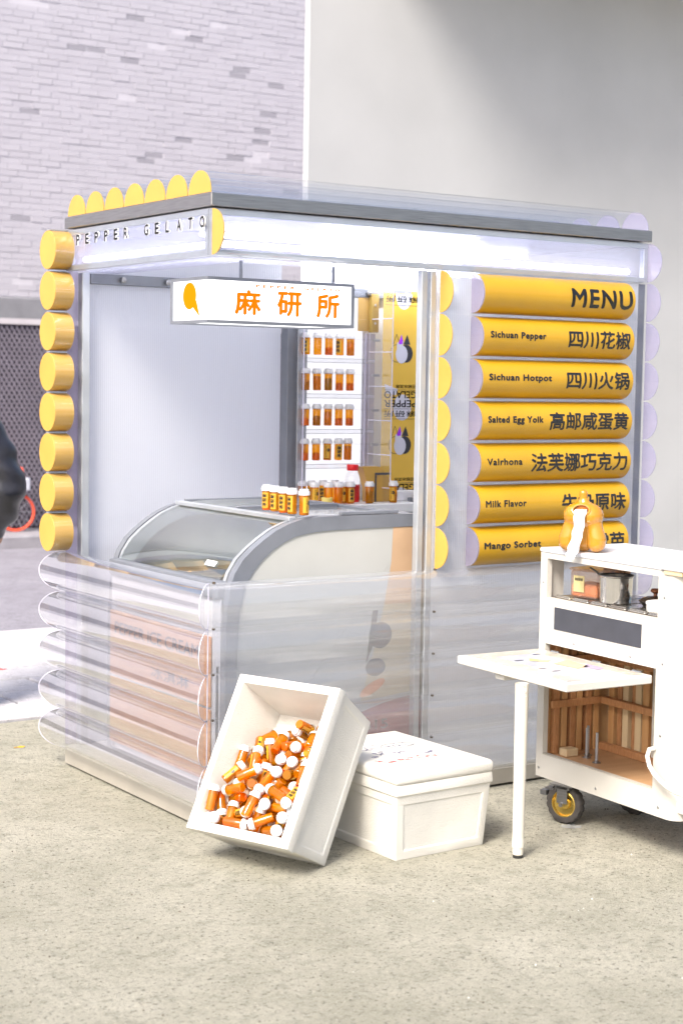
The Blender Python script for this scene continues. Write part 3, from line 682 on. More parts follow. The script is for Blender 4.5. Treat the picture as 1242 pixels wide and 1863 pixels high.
G().lathe([(.0005, .166), (.024, .166), (.0255, .163), (.0255, .143), (.024, .140)], 32).done('lid', mat('red_lid', (.72, .01, .015), .3), jr)
# yellow printed banner hung upside down
bn = thing('printed_banner', 'yellow banner hung upside down with GELATO PEPPER lettering and pepper logos', 'banner', (0, 0, 0))
bx0, bx1, by = 1.478, 1.700, 1.060
G().box((bx0, by, 1.05), (bx1, by + .003, 1.965)).done('banner_sheet', mat('banner_yellow', (.74, .47, .06), .4, var=.04), bn)
ik = mat('banner_ink', (.03, .03, .04), .5); gy = mat('banner_grey', (.60, .60, .68), .5); pu = mat('banner_purple', (.33, .02, .72), .5)
bmp = lambda x0, x1, z0, z1, y=by - .0012: (lambda u, v: Vector((x0 + (x1 - x0) * u, y, z0 + (z1 - z0) * v)))
def logo(cx, cz, s=1):
    f = lambda poly, y: [(cx + a * s, y, cz + b * s) for a, b in poly]
    g = G()
    g.face(f(ell(.028, 0, .040, .040), by - .0008)); g.face(f([(.010, .040), (.052, .040), (.033, .085)], by - .0008))
    o, i_ = ell(-.028, 0, .040, .040, 40), ell(-.028, 0, .0375, .0375, 40)
    for k in range(40): g.face(f([o[k], o[(k + 1) % 40], i_[(k + 1) % 40], i_[k]], by - .0008))
    for a, b in (((-.052, .040), (-.033, .085)), ((-.033, .085), (-.012, .040))):
        g.face(f([a, b, (b[0] + .003, b[1]), (a[0] + .003, a[1])], by - .0008))
    g.done('logo_black', ik, bn, fix=False)
    G().face(f([(-.022, .040), (-.002, .085), (.010, .048), (.000, .040)], by - .0010)).done('logo_purple', pu, bn, fix=False)
    G().face(f(ell(0, -.004, .036, .040, 32)[:8] + [(.012, .058), (.006, .056), (.003, .042), (-.014, .040), (-.026, .052), (-.030, .036)] + ell(0, -.004, .036, .040, 32)[13:], by - .0014)).done('logo_grey', gy, bn, fix=False)
logo(1.590, 1.700); logo(1.590, 1.292)
def block(zt, full=True):
    """printed text block, upside down; zt = z of the small characters"""
    g = G(); c = []
    text(g, '花椒冰淇淋', bmp(1.560, 1.680, zt, zt + .017), bold=.01, flip=True)
    g.box((1.490, by - .0012, zt - .008), (1.685, by - .0008, zt - .0065))
    text(g, 'GELATO', bmp(1.490, 1.685, zt - .044, zt - .012), bold=.02, flip=True)
    if full:
        text(g, 'PEPPER', bmp(1.490, 1.685, zt - .084, zt - .052), bold=.02, flip=True)
        g.box((1.490, by - .0012, zt - .092), (1.685, by - .0008, zt - .0905))
        text(g, '麻研所', bmp(1.490, 1.685, zt - .128, zt - .098), bold=.01, space=1.2, flip=True)
        g.box((1.490, by - .0012, zt - .137), (1.685, by - .0008, zt - .1355))
    g.done('lettering', ik, bn)
    g = G(); g.face([(1.600 + a, by - .0004, zt - .085 + b) for a, b in ell(0, 0, .055, .058)]); g.face([(1.492, by - .0003, zt + .018), (1.50, by - .0003, zt - .022), (1.56, by - .0003, zt - .03), (1.572, by - .0003, zt - .004)])
    g.done('pale_print', gy, bn, fix=False)
block(1.545); block(1.130, False)
g = G(); text(g, '麻研所', bmp(1.490, 1.685, 1.925, 1.957), bold=.01, space=1.2, flip=True); g.box((1.490, by - .0012, 1.912), (1.685, by - .0008, 1.9135)); g.done('lettering', ik, bn)
g = G().face([(1.600 + .050 * math.cos(t), by - .0004, 1.962 + .068 * math.sin(t)) for t in [math.pi + math.pi * k / 16 for k in range(17)]]); g.done('pale_print', gy, bn, fix=False)
bn.scale = (.905, 1, 1); bn.location = (.1264, 0, 0)
# yellow hinged flap and upper card behind the rack
fl = thing('yellow_flap_box', 'open yellow card box with grey hinge edge behind the red jar', 'box', (1.36, 1.0, 1.0462))
G().prism([(0, 0), (.11, 0), (.11, .10), (.055, .155), (-.035, .155), (.0, .06)], lambda x, z: Vector((x, .0, z)), lambda x, z: Vector((x, .05, z))).done('box_body', M['yellow'], fl)
G().box((.03, -.004, .118), (.115, -.0005, .128)).box((.030, -.004, .0), (.038, -.0005, .117)).done('hinge', mat('dark_hinge', (.08, .08, .09), .5), fl)
uc = thing('yellow_wall_card', 'yellow square card with a dark bracket mounted at the top of the rack', 'card', (0, 0, 0))
G().box((1.375, 1.126, 1.795), (1.470, 1.130, 1.985)).done('card', M['yellow'], uc)
G().box((1.428, 1.10, 1.79), (1.468, 1.125, 1.96), bev=.002).done('bracket', mat('brown_bracket', (.38, .25, .06), .5), uc)
for z in (1.83, 1.91): G().lathe([(.0005, -.003), (.005, -.002), (.006, 0)], 10, Matrix.Translation((1.448, 1.0995, z)) @ Matrix.Rotation(R(-90), 4, 'X')).done('screw', M['alu'], uc)
tag(G().box((1.428, 1.135, 1.10), (1.474, 1.150, 1.785)).done('upright_strip', mat('lilac_strip', (.50, .46, .58), .5)), 'tall lilac grey strip between white shelf wall and yellow banner', 'strip')
mk = thing('marker_box', 'small yellow carton with a grey end lying on the counter below the banner', 'carton', (1.56, .93, 1.0462))
G().box((.045, 0, 0), (.13, .06, .028), bev=.002).done('carton', M['yellow'], mk); G().box((.0, .002, .0), (.0445, .058, .016), bev=.002).done('grey_end', M['alu_d'], mk)
wbx = tag(G().box((0, 0, 0), (.14, .05, .045), bev=.003).done('white_carton', M['board']), 'small white carton behind the yellow one on the counter', 'carton'); wbx.location = (1.48, 1.0, 1.0462)
tc_ = tag(G().box((0, 0, 0), (.07, .003, .055)).done('yellow_card', M['yellow']), 'small yellow card stuck at the top near the aluminium post', 'card'); tc_.location = (1.66, 1.12, 1.925)

# ================================================================ FOAM BOXES
def foam_box(g_w, g_l, g_h, t=.030, k=.92, rim=.012):
    """tapered polystyrene box, open at the top, recessed side panels; base centre at the origin"""
    bm = bmesh.new()
    def ring(w_, l_, z): return [bm.verts.new((s * w_ / 2, q * l_ / 2, z)) for s, q in ((-1, -1), (1, -1), (1, 1), (-1, 1))]
    zs = [(g_w * k, g_l * k, 0), (g_w * (k + (1 - k) * .8), g_l * (k + (1 - k) * .8), g_h - .045), (g_w * (k + (1 - k) * .8) + .012, g_l * (k + (1 - k) * .8) + .012, g_h - .040), (g_w, g_l, g_h - .006), (g_w - 2 * rim * .8, g_l - 2 * rim * .8, g_h - .004), (g_w - 2 * rim * .8 - .002, g_l - 2 * rim * .8 - .002, g_h),
          (g_w - 2 * t, g_l - 2 * t, g_h), (g_w * k - 2 * t, g_l * k - 2 * t, t)]
    rs = [ring(*z) for z in zs]
    side = []
    for a, b in zip(rs, rs[1:]):
        fs = [bm.faces.new((a[i], a[(i + 1) % 4], b[(i + 1) % 4], b[i])) for i in range(4)]
        if not side: side = fs
    bm.faces.new(rs[0][::-1]); bm.faces.new(rs[-1])
    bmesh.ops.recalc_face_normals(bm, faces=bm.faces)
    r = bmesh.ops.inset_individual(bm, faces=side, thickness=.040, depth=0)
    bmesh.ops.inset_individual(bm, faces=side, thickness=.006, depth=-.0035)
    ed = [e for e in bm.edges if len(e.link_faces) == 2 and e.calc_face_angle(0) > .6]
    bmesh.ops.bevel(bm, geom=ed, offset=.010, segments=3, profile=.5, affect='EDGES', clamp_overlap=True)
    g = G(); g.merge(bm); return g
ex = Vector((.368, -.93, -.003)).normalized(); ez = Vector((-.8, -.318, .509)).normalized(); ey = ez.cross(ex).normalized(); ex = ey.cross(ez)
TB = Matrix(((ex.x, ey.x, ez.x, .181), (ex.y, ey.y, ez.y, -.331), (ex.z, ey.z, ez.z, .218), (0, 0, 0, 1)))
o = foam_box(.409, .544, .262).mesh('tilted_foam_box', M['foam'], 40)
tb = link('foam_box', o); tb.matrix_world = TB
tag(tb, 'open white foam box tilted on its end and filled with amber bottles', 'foam box')
fb = thing('foam_box', 'closed white foam box with its lid on standing flat on the ground', 'foam box', (.545, -.365, 0), R(1.5))
foam_box(.405, .545, .262, rim=.010).done('box_body', M['foam'], fb, sharp=40)
bm = bmesh.new()
vv = []
for z, w_, l_ in ((.256, .398, .538), (.262, .412, .552), (.292, .412, .552), (.300, .392, .532)):
    vv.append([bm.verts.new((s * w_ / 2, q * l_ / 2, z)) for s, q in ((-1, -1), (1, -1), (1, 1), (-1, 1))])
for a, b in zip(vv, vv[1:]):
    for i in range(4): bm.faces.new((a[i], a[(i + 1) % 4], b[(i + 1) % 4], b[i]))
bm.faces.new(vv[0][::-1]); bm.faces.new(vv[-1])
bmesh.ops.bevel(bm, geom=bm.edges[:], offset=.007, segments=3, profile=.5, affect='EDGES')
g = G(); g.merge(bm); lid = g.done('lid', M['foam'], fb, sharp=40)
def stroke(g, pts, r=.0008): g.tube([(x, y, .3012) for x, y in pts], r, 4)
rs_ = random.Random(3)
g = G(); stroke(g, [(.05 + .07 * math.cos(t), .06 + .035 * math.sin(t)) for t in [2 * math.pi * k / 24 for k in range(25)]])
for cx, cy0 in ((.02, .06), (.05, .06), (.08, .06), (-.10, -.02), (-.07, .0), (-.13, -.05), (-.02, -.03), (.01, -.02), (.07, -.07), (.10, -.06), (-.09, .05), (-.05, .09)):
    for q in range(3): 
        x, y = cx + rs_.uniform(-.014, .014), cy0 + rs_.uniform(-.014, .014)
        stroke(g, [(x, y), (x + rs_.uniform(-.016, .016), y + rs_.uniform(-.016, .016)), (x + rs_.uniform(-.02, .02), y + rs_.uniform(-.02, .02))])
g.done('pen_marks', mat('pen_ink', (.13, .13, .22), .6), lid)
g = G()
for cx, cy0 in ((-.15, -.12), (-.11, -.125), (-.07, -.12), (-.03, -.125), (.01, -.12), (.05, -.125)):
    for q in range(4):
        x, y = cx + rs_.uniform(-.014, .014), cy0 + rs_.uniform(-.014, .014)
        stroke(g, [(x, y), (x + rs_.uniform(-.018, .018), y + rs_.uniform(-.010, .010)), (x + rs_.uniform(-.02, .02), y + rs_.uniform(-.02, .02))])
g.done('red_marks', mat('red_ink', (.55, .05, .06), .6), lid)

seen = {}; todo = []
PILE = [[-0.1138,-0.1681,0.0499,0.7162,-0.3531,0.6014,0.0276],[0.0265,-0.1728,0.0486,0.6742,0.684,0.0793,0.2672],[0.1016,-0.1518,0.0486,0.7198,-0.5426,-0.4239,-0.0884],[-0.0525,-0.1006,0.0487,0.1386,0.305,0.6173,0.7119],[0.0111,-0.0718,0.049,0.2093,0.0404,-0.687,0.6947],[0.111,-0.0611,0.0486,0.7186,0.683,-0.0876,0.097],[-0.0696,-0.2031,0.049,0.3121,-0.6355,0.2668,-0.6539],[0.0581,-0.1548,0.0486,0.715,0.6261,0.2869,0.1205],[0.1195,-0.1851,0.0916,0.6463,-0.5085,-0.569,-0.0031],[0.0799,-0.0042,0.0492,0.6555,-0.6802,-0.1031,-0.3116],[0.0704,-0.0724,0.0648,0.2757,0.8037,0.2132,-0.4823],[0.1414,-0.0363,0.0659,0.039,0.0088,-0.5826,0.8117],[0.0979,-0.209,0.11,0.2048,-0.8522,-0.3627,0.3168],[0.052,-0.1289,0.0833,0.7059,0.3062,0.6096,-0.1905],[0.1423,-0.1537,0.0747,0.9882,0.0272,0.0169,-0.1496],[0.0444,-0.0263,0.0729,0.173,-0.1299,-0.8909,-0.3993],[0.1151,-0.0326,0.0921,0.4849,-0.8173,0.2266,0.2132],[0.1447,-0.017,0.1083,0.5511,0.2669,0.3385,-0.7145],[-0.0981,-0.2065,0.084,0.7375,-0.0827,0.6677,-0.0585],[-0.0008,-0.1849,0.0705,0.8818,0.3634,0.2164,0.2087],[0.1424,-0.1165,0.0743,0.9331,-0.0144,0.0039,-0.3594],[-0.1146,-0.1293,0.0698,0.2932,0.4006,0.4488,0.743],[0.077,-0.1024,0.0913,0.5781,0.049,0.7641,-0.282],[0.0688,-0.0058,0.0907,0.8682,0.4254,0.2348,-0.1008],[-0.086,-0.2102,0.1245,0.4616,-0.5583,-0.4303,0.5387],[-0.0417,-0.1449,0.0671,0.7887,0.53,-0.1893,-0.2476],[0.0653,-0.2106,0.1292,0.3145,-0.6995,-0.5753,0.2843],[-0.1113,-0.0907,0.0488,0.4041,0.6793,-0.112,-0.6022],[-0.03,-0.0415,0.065,0.1126,-0.3792,0.3495,-0.8493],[0.112,0.0506,0.0487,0.0102,-0.6657,0.1758,-0.7251],[-0.0136,-0.1993,0.1467,0.3518,0.7203,0.2067,0.561],[-0.0059,-0.1216,0.0864,0.419,0.6813,-0.2396,0.5504],[0.1064,-0.1759,0.1283,0.6358,-0.0901,-0.7661,-0.026],[-0.125,0.0602,0.0486,0.1492,-0.3763,0.5767,0.7097],[-0.0985,-0.0555,0.0721,0.9199,0.316,0.231,-0.0229],[0.011,0.0074,0.0788,0.264,-0.045,-0.6931,0.6692],[-0.1453,-0.1822,0.113,0.187,-0.9735,0.1266,-0.0357],[-0.021,-0.1763,0.1171,0.1718,0.6652,0.2091,0.6959],[0.0436,-0.1448,0.1166,0.632,0.7419,0.1674,-0.1486],[-0.1423,-0.0725,0.0749,0.8803,0.2794,0.1154,-0.3656],[-0.0849,0.0098,0.0488,0.7097,-0.351,0.5922,-0.1498],[0.0306,-0.009,0.1072,0.5399,-0.6351,-0.271,-0.4813],[0.1138,-0.2209,0.2372,0.7675,0.2198,0.4816,0.3616],[0.0253,-0.1738,0.1567,0.6167,-0.174,0.6503,-0.4081],[0.1193,-0.1567,0.1607,0.4006,-0.8873,-0.1682,0.1551],[-0.1424,-0.0284,0.0755,0.7554,0.2191,0.1677,-0.5944],[-0.0294,0.0088,0.0817,0.2687,-0.6219,-0.5007,-0.5389],[0.0482,-0.0564,0.1332,0.7189,0.6904,-0.0804,-0.0137],[-0.0824,-0.2139,0.1683,0.1365,0.7153,-0.1968,-0.6565],[0.0674,-0.2157,0.1861,0.2723,-0.6751,-0.243,0.6411],[0.1485,-0.1345,0.1653,0.0478,0.0511,-0.9707,-0.2299],[-0.1178,-0.0072,0.0938,0.6247,-0.4129,-0.6487,-0.136],[-0.0953,0.0213,0.0857,0.7173,0.5738,0.362,0.1588],[0.0183,-0.0192,0.1417,0.2647,0.4878,0.5366,-0.6356],[-0.0793,-0.191,0.2121,0.1558,-0.2609,0.6862,0.6609],[0.0096,-0.1032,0.1153,0.2202,-0.3918,-0.7169,-0.5329],[0.1073,-0.0988,0.1278,0.6388,0.5982,-0.3694,-0.3123],[-0.0617,-0.0994,0.1045,0.189,0.7338,-0.5281,0.3833],[-0.0094,-0.0028,0.1142,0.6179,0.6326,0.1345,-0.4472],[0.0767,0.1048,0.0492,0.5324,0.6832,-0.0813,-0.4931],[-0.1127,-0.152,0.1044,0.6523,0.0984,0.6489,-0.3792],[-0.0222,-0.0703,0.1236,0.3157,0.2212,-0.9047,-0.1814],[0.1322,-0.0845,0.1651,0.2017,-0.1434,-0.5797,0.7764],[-0.1253,-0.0362,0.1381,0.0864,-0.2943,-0.5393,0.7843],[0.0074,0.0957,0.0486,0.4612,-0.0664,-0.6853,-0.5597],[0.0772,0.0497,0.0952,0.6286,0.6778,0.3664,0.1063],[-0.1003,-0.1403,0.1381,0.8683,0.3983,-0.2075,0.2104],[-0.0263,-0.1325,0.1461,0.4179,-0.2986,0.6803,0.5229],[0.0825,-0.076,0.1462,0.6391,0.1964,-0.3082,0.6767],[-0.0689,-0.0132,0.132,0.0685,-0.0594,0.8422,-0.5315],[0.1129,0.1714,0.0492,0.0749,0.5805,-0.3691,0.7219],[0.1438,0.0704,0.0913,0.4818,-0.4158,-0.5304,-0.56],[-0.1087,-0.2203,0.2311,0.7951,0.0588,0.0439,0.6021],[-0.0093,-0.1969,0.2002,0.4738,0.0821,0.747,0.459],[0.0421,-0.1273,0.1556,0.4208,0.6786,0.0244,0.6015],[-0.0453,-0.0317,0.1566,0.741,-0.599,-0.1612,-0.2572],[-0.0455,0.0513,0.0957,0.1454,0.3868,0.1483,0.8985],[0.1146,0.0898,0.0669,0.8635,0.3182,-0.3731,0.1179],[-0.0288,-0.221,0.2396,0.4768,0.4692,0.6109,0.4234],[-0.0389,-0.1629,0.1851,0.1291,0.4847,0.4006,0.7668],[0.0642,-0.1372,0.1982,0.5381,-0.0661,0.6457,0.5377],[0.018,0.0649,0.1092,0.1123,-0.3638,0.9162,0.1246],[-0.1381,0.1212,0.0743,0.3386,-0.8912,-0.2285,-0.1973],[0.1144,0.0232,0.1235,0.3784,-0.4412,-0.5959,-0.5541],[0.0693,-0.2004,0.2495,0.6037,0.5632,-0.0931,-0.5565],[-0.0605,-0.1194,0.1369,0.8571,-0.4595,-0.0868,-0.2161],[0.0946,-0.1584,0.1982,0.287,0.5352,0.2781,-0.7442],[-0.1042,0.0955,0.074,0.3729,0.1402,-0.3065,0.8645],[-0.0653,0.0881,0.0488,0.4137,-0.2069,-0.6565,0.5958],[0.1469,0.0337,0.1412,0.2842,0.2211,-0.6196,0.6975],[-0.1511,-0.217,0.1955,0.793,0.0224,0.0051,-0.6088],[0.0368,-0.1923,0.227,0.0228,0.1039,0.6284,0.7706],[0.1327,-0.1857,0.2322,0.6827,-0.3203,0.1133,-0.6469],[0.0387,0.0921,0.1232,0.82,0.1614,0.063,-0.5455],[0.1479,0.0347,0.1781,0.0716,-0.0795,-0.7498,-0.653],[-0.0487,-0.1273,0.1754,0.7951,-0.2548,0.5103,0.2063],[0.0139,-0.1383,0.211,0.134,-0.8838,0.4411,-0.08],[-0.1486,0.0104,0.1682,0.4665,-0.4552,-0.5027,-0.5678],[0.0785,0.0357,0.1321,0.356,-0.31,-0.6062,-0.6401],[0.1211,-0.0295,0.1671,0.8233,0.15,0.4399,0.3258],[-0.1413,-0.1324,0.1424,0.8383,0.4137,-0.2216,0.2773],[-0.0944,-0.1322,0.1926,0.254,0.784,-0.319,-0.468],[0.0795,-0.0546,0.179,0.3718,-0.4701,0.3572,-0.7164],[-0.1293,0.0373,0.131,0.105,-0.5933,0.6768,0.423],[-0.0013,0.0959,0.115,0.2574,-0.9428,0.2055,-0.0522],[0.1109,0.0067,0.1847,0.3951,-0.8992,-0.1814,0.0489],[-0.1239,-0.0931,0.1849,0.74,-0.4103,0.2784,-0.4545],[-0.1072,-0.0858,0.1368,0.9036,0.2865,0.2398,-0.2095],[0.1227,-0.0974,0.2103,0.0279,-0.6657,0.337,-0.6652],[-0.1113,0.0652,0.1468,0.7649,0.495,0.06,0.4079],[-0.0147,0.0254,0.1469,0.0041,0.3952,0.0631,0.9164],[0.1122,0.0821,0.1511,0.1969,-0.7097,-0.6387,-0.2229],[-0.0937,-0.1106,0.2255,0.5552,0.5064,-0.5978,-0.2792],[-0.0136,-0.0448,0.1732,0.2564,-0.0961,0.7211,0.6364],[0.1273,-0.1456,0.2301,0.3157,-0.6366,0.3188,-0.6272],[-0.0753,0.0605,0.1262,0.3674,-0.1412,-0.5619,-0.7276],[0.1527,-0.0204,0.2238,0.0951,-0.0594,-0.727,-0.6775],[-0.0412,-0.0788,0.2113,0.0047,-0.9164,0.2508,0.312],[0.0562,-0.0844,0.2032,0.5241,0.4321,-0.698,0.2267],[0.1548,-0.1075,0.2514,0.7195,0.3709,-0.2791,0.5166],[-0.1121,-0.0549,0.1722,0.0708,0.4676,-0.1204,-0.8728],[-0.0441,0.0879,0.0816,0.2309,-0.4818,0.6647,-0.5222],[0.0607,0.0273,0.1725,0.3987,-0.1712,0.2346,-0.8699],[-0.136,-0.1637,0.2069,0.6806,0.5814,0.4316,-0.1115],[0.0067,-0.0881,0.1979,0.3952,-0.6905,0.6037,0.0504],[0.0776,-0.0204,0.1912,0.1608,0.1441,-0.9556,-0.2004],[-0.0772,-0.0101,0.1827,0.0618,0.22,-0.6444,0.7298],[0.0334,0.1725,0.0486,0.5511,-0.2974,0.621,0.4715],[0.0652,0.1215,0.1179,0.3169,-0.8392,0.3173,0.3076],[-0.1527,-0.1558,0.2419,0.7501,-0.6142,0.1543,0.1904],[0.0205,-0.0778,0.2313,0.5875,0.2773,0.3742,-0.6617],[0.0447,-0.0249,0.2072,0.9375,0.052,0.2093,-0.2731],[-0.118,-0.0546,0.221,0.2624,-0.6449,-0.4455,-0.5628],[-0.0546,0.1337,0.0688,0.3876,0.1843,-0.8422,-0.3264],[0.093,0.1377,0.0858,0.6079,-0.4039,0.5619,0.3893],[-0.0201,-0.182,0.2354,0.2052,-0.455,0.0946,-0.8613],[-0.0577,-0.0466,0.2223,0.3421,0.2593,0.7317,0.5295],[0.0619,-0.1364,0.2482,0.8972,0.303,0.2122,0.2413],[-0.044,0.0942,0.1334,0.5267,-0.8284,-0.1762,-0.0728],[-0.0136,0.1538,0.075,0.9758,0.0439,0.0007,-0.2141],[0.1441,0.1319,0.1163,0.1886,-0.5379,-0.7939,-0.2118],[0.0283,-0.1586,0.2733,0.2768,-0.2314,0.7071,0.6082],[0.0899,-0.1027,0.245,0.2704,0.5434,-0.482,-0.6319],[0.0205,0.1658,0.1091,0.0529,-0.8824,0.4674,-0.012],[0.0584,0.1373,0.058,0.6082,-0.6916,0.3391,-0.1919],[0.115,0.205,0.0705,0.885,0.0253,-0.4623,-0.0492]]
lab_k = ['amber bottle lying in the heap inside the tilted foam box, printed yellow label facing out', 'plain amber bottle without a label lying in the heap inside the tilted foam box', 'amber bottle lying in the heap inside the tilted foam box, chilli flakes visible inside', 'amber bottle lying in the heap inside the tilted foam box, green peppercorns visible inside', 'amber bottle lying in the heap inside the tilted foam box, dried petals visible inside']
from mathutils import Quaternion
kk = [0, 8, 1, 3, 2, 4, 0, 8, 7, 5, 0, 3, 2, 6, 1]
ll = {0: 0, 1: 0, 2: 0, 7: 0, 8: 1, 3: 2, 4: 3, 5: 4, 6: 2}
for n_, q in enumerate(PILE):
    mx = TB @ Matrix.Translation(q[:3]) @ Quaternion(q[3:]).to_matrix().to_4x4() @ Matrix.Scale(.90, 4) @ Matrix.Translation((0, 0, -.0475))
    kd = kk[n_ % len(kk)]
    ax = mx.to_3x3() @ Vector((0, 0, 1)); tc = (cam.location - mx.translation).normalized(); dd = ax.normalized().dot(tc)
    ori = 'cap towards viewer' if dd > .45 else ('base towards viewer' if dd < -.45 else ('sideways cap up' if ax.z > 0 else 'sideways cap down'))
    lx, ly_, lz = q[:3]
    plc = ('top' if ly_ > -.01 else ('middle' if ly_ > -.13 else 'bottom')) + ' ' + ('left' if lx < -.055 else ('right' if lx > .055 else 'centre'))
    deep = ', on the surface' if lz > .16 else (', half buried' if lz > .09 else ', deep down')
    lb_ = '%s bottle in tilted box, %s, %s%s' % (('labelled', 'plain', 'chilli', 'peppercorn', 'petal')[ll[kd]], ori, plc, deep)
    seen.setdefault(lb_, []).append(mx.translation.z); todo.append((kd, mx, lb_))
for kd, mx, lb_ in todo:
    zs_ = sorted(seen[lb_]); i_ = zs_.index(mx.translation.z); n2 = len(zs_)
    if n2 > 1: lb_ += ', ' + ('lower' if i_ == 0 else 'higher' if n2 == 2 else 'highest' if i_ == n2 - 1 else 'between')
    bottle(kd, mx, lb_, 'amber bottles heaped in the tilted foam box')

# ================================================================ WHITE CART
CA = Matrix.Translation((1.152, -.396, 0)) @ Matrix.Rotation(R(-3), 4, 'Z')
ca = thing('food_cart', 'white wooden food cart with open shelf, fold-down table and casters', 'cart', (1.152, -.396, 0), R(-3))
wood = mat('plywood', (.52, .27, .11), .55, c2=(.62, .38, .18), scale=3, stretch=(12, 12, 1.2), bump=.1, bscale=60)
wood_e = mat('ply_edge', (.40, .18, .075), .6, c2=(.54, .28, .13), scale=30, stretch=(6, 6, 1), bump=.1)
wood_p = mat('pale_pine', (.66, .50, .30), .55, c2=(.72, .57, .36), scale=3, stretch=(12, 12, 1.2))
wc = mat('cart_white', (.59, .575, .54), .6, c2=(.53, .51, .465), scale=3.5, bump=.3, bscale=14, rvar=.05)
CL = .745     # length of the cart towards the camera
# face panel with two openings, built as a grid of slabs
ys = [.0, -.037, -.629, -CL + .05]; fz0, fz1 = .148, .968
g = G(); T = .022
for (y0, y1, z0, z1) in ((ys[1], ys[0], fz0, fz1), (ys[3], ys[2], fz0, fz1), (ys[2], ys[1], fz0, .232), (ys[2], ys[1], .640, .806), (ys[2], ys[1], .948, fz1)):
    g.box((0, y0, z0), (T, y1, z1))
bmesh.ops.remove_doubles(g.bm, verts=g.bm.verts, dist=.0001)
# rounded near corner
cr = .05; rows = []
for z in (fz0, .3, .5, .7, .85, fz1):
    rows.append([(cr - cr * math.cos(t), -CL + .05 - cr * math.sin(t), z) for t in [math.pi / 2 * k / 8 for k in range(9)]])
g.grid(rows)
g.done('front_panel', wc, ca, sharp=50)
G().box((.0505, -CL, .215), (.60, -CL + .02, .967), bev=.004).done('near_side_panel', wc, ca)
G().box((.023, -.014, .16), (.42, -.001, .80)).done('far_side_panel', wood, ca)
G().box((.023, -.020, .80), (.09, -.001, .967)).done('corner_block', wc, ca)
G().box((-.004, -CL + .10, .9685), (.40, .004, .985), bev=.004).done('top_panel', mat('cart_top', (.64, .66, .71), .35, var=.03), ca)
G().box((-.012, -CL - .22, .972), (.50, -CL + .099, .990), bev=.004).done('top_leaf', mat('cart_top_leaf', (.66, .66, .68), .4, var=.03), ca)
G().box((-.006, -CL + .0, .958), (.003, -CL + .085, .971), bev=.001).done('wood_trim', wood_p, ca)
G().box((.023, -CL + .021, .205), (.60, -.015, .226)).done('cart_floor', mat('floor_ply', (.50, .29, .15), .5, c2=(.58, .36, .20), scale=3, stretch=(2, 10, 2)), ca)
G().box((.0005, -.628, .2325), (.022, -.038, .236)).done('sill_edge', mat('worn_sill', (.50, .47, .42), .7, var=.2), ca)
G().box((.023, -CL + .021, .795), (.34, -.021, .806)).done('shelf_board', mat('dark_shelf', (.16, .13, .11), .5, var=.3), ca)
# steel tray lids on the shelf
for k in range(6):
    y = -.045 - k * .100
    t = G().box((.026, y - .090, .8062), (.32, y - .004, .8125), bev=.0025).done('tray_lid', mat('tray_steel', (.55, .53, .50), .22, metal=.9, var=.1) if k == 0 else bpy.data.materials['tray_steel'], ca)
    G().tube([(.034, y - .086, .8145), (.034, y - .010, .8145)], .0032, 6).done('tray_bar', bpy.data.materials['tray_steel'], t)
G().box((-.0022, -.553, .697), (-.0002, -.087, .777)).done('blackboard', mat('slate_board', (.045, .048, .062), .75, var=.12, scale=14), ca)
# interior slats: back plane x = .27, side plane y = -.03
xb = .285
wd = [(-.060, .030, wood), (-.098, .024, wood_e), (-.135, .030, wood_p), (-.178, .020, wood_e), (-.205, .032, wood_p), (-.250, .034, wood), (-.292, .022, wood_p), (-.330, .040, wood_p), (-.385, .022, wood_e), (-.420, .050, wood), (-.478, .030, wood_p), (-.520, .024, wood_e), (-.560, .046, wood), (-.640, .030, wood_e), (-.690, .04, wood)]
for y, w_, m_ in wd: G().box((xb + random.uniform(-.004, .01), y - w_, .227), (xb + .034, y, .945 if y > -.12 else .795), bev=.001).done('slat', m_, ca)
G().box((xb - .018, -.13, .80), (xb - .006, -.03, .955)).done('slat_backing', wood_e, ca)
for z in (.228, .400, .560, .755): G().box((xb - .030, -CL + .03, z), (xb - .0045, -.045, z + .026), bev=.001).done('rail', wood_e, ca)
for x, m_ in ((.05, wood_e), (.085, wood), (.125, wood_e), (.155, wood), (.20, wood_e), (.235, wood)): G().box((x, -.038, .227), (x + .024, -.0145, .79), bev=.001).done('slat', m_, ca)
for z in (.400, .560, .755): G().box((.03, -.052, z), (xb - .031, -.0385, z + .026), bev=.001).done('rail', wood_e, ca)
G().box((xb + .034, -.63, .165), (xb + .039, -.02, .60)).done('white_backing', wc, ca)
G().tube([(xb - .02, -.345, .255), (xb - .02, -.345, .76)], .016, 4).done('white_batten', wc, ca)
G().box((.06, -.10, .227), (.115, -.058, .255), bev=.002).done('wood_block', wood_p, ca)
for x, y in ((.125, -.135), (.155, -.105), (.105, -.215)):
    b_ = G().tube([(x, y, .227), (x, y, .335)], .0052, 8).done('threaded_rod', M['alu'], ca)
    g = G(); g.lathe([(.0005, .2265), (.016, .2265), (.016, .229), (.008, .2295), (.008, .236), (.0055, .2362)], 6, Matrix.Translation((x, y, 0))); g.done('nut', M['steel'], b_)
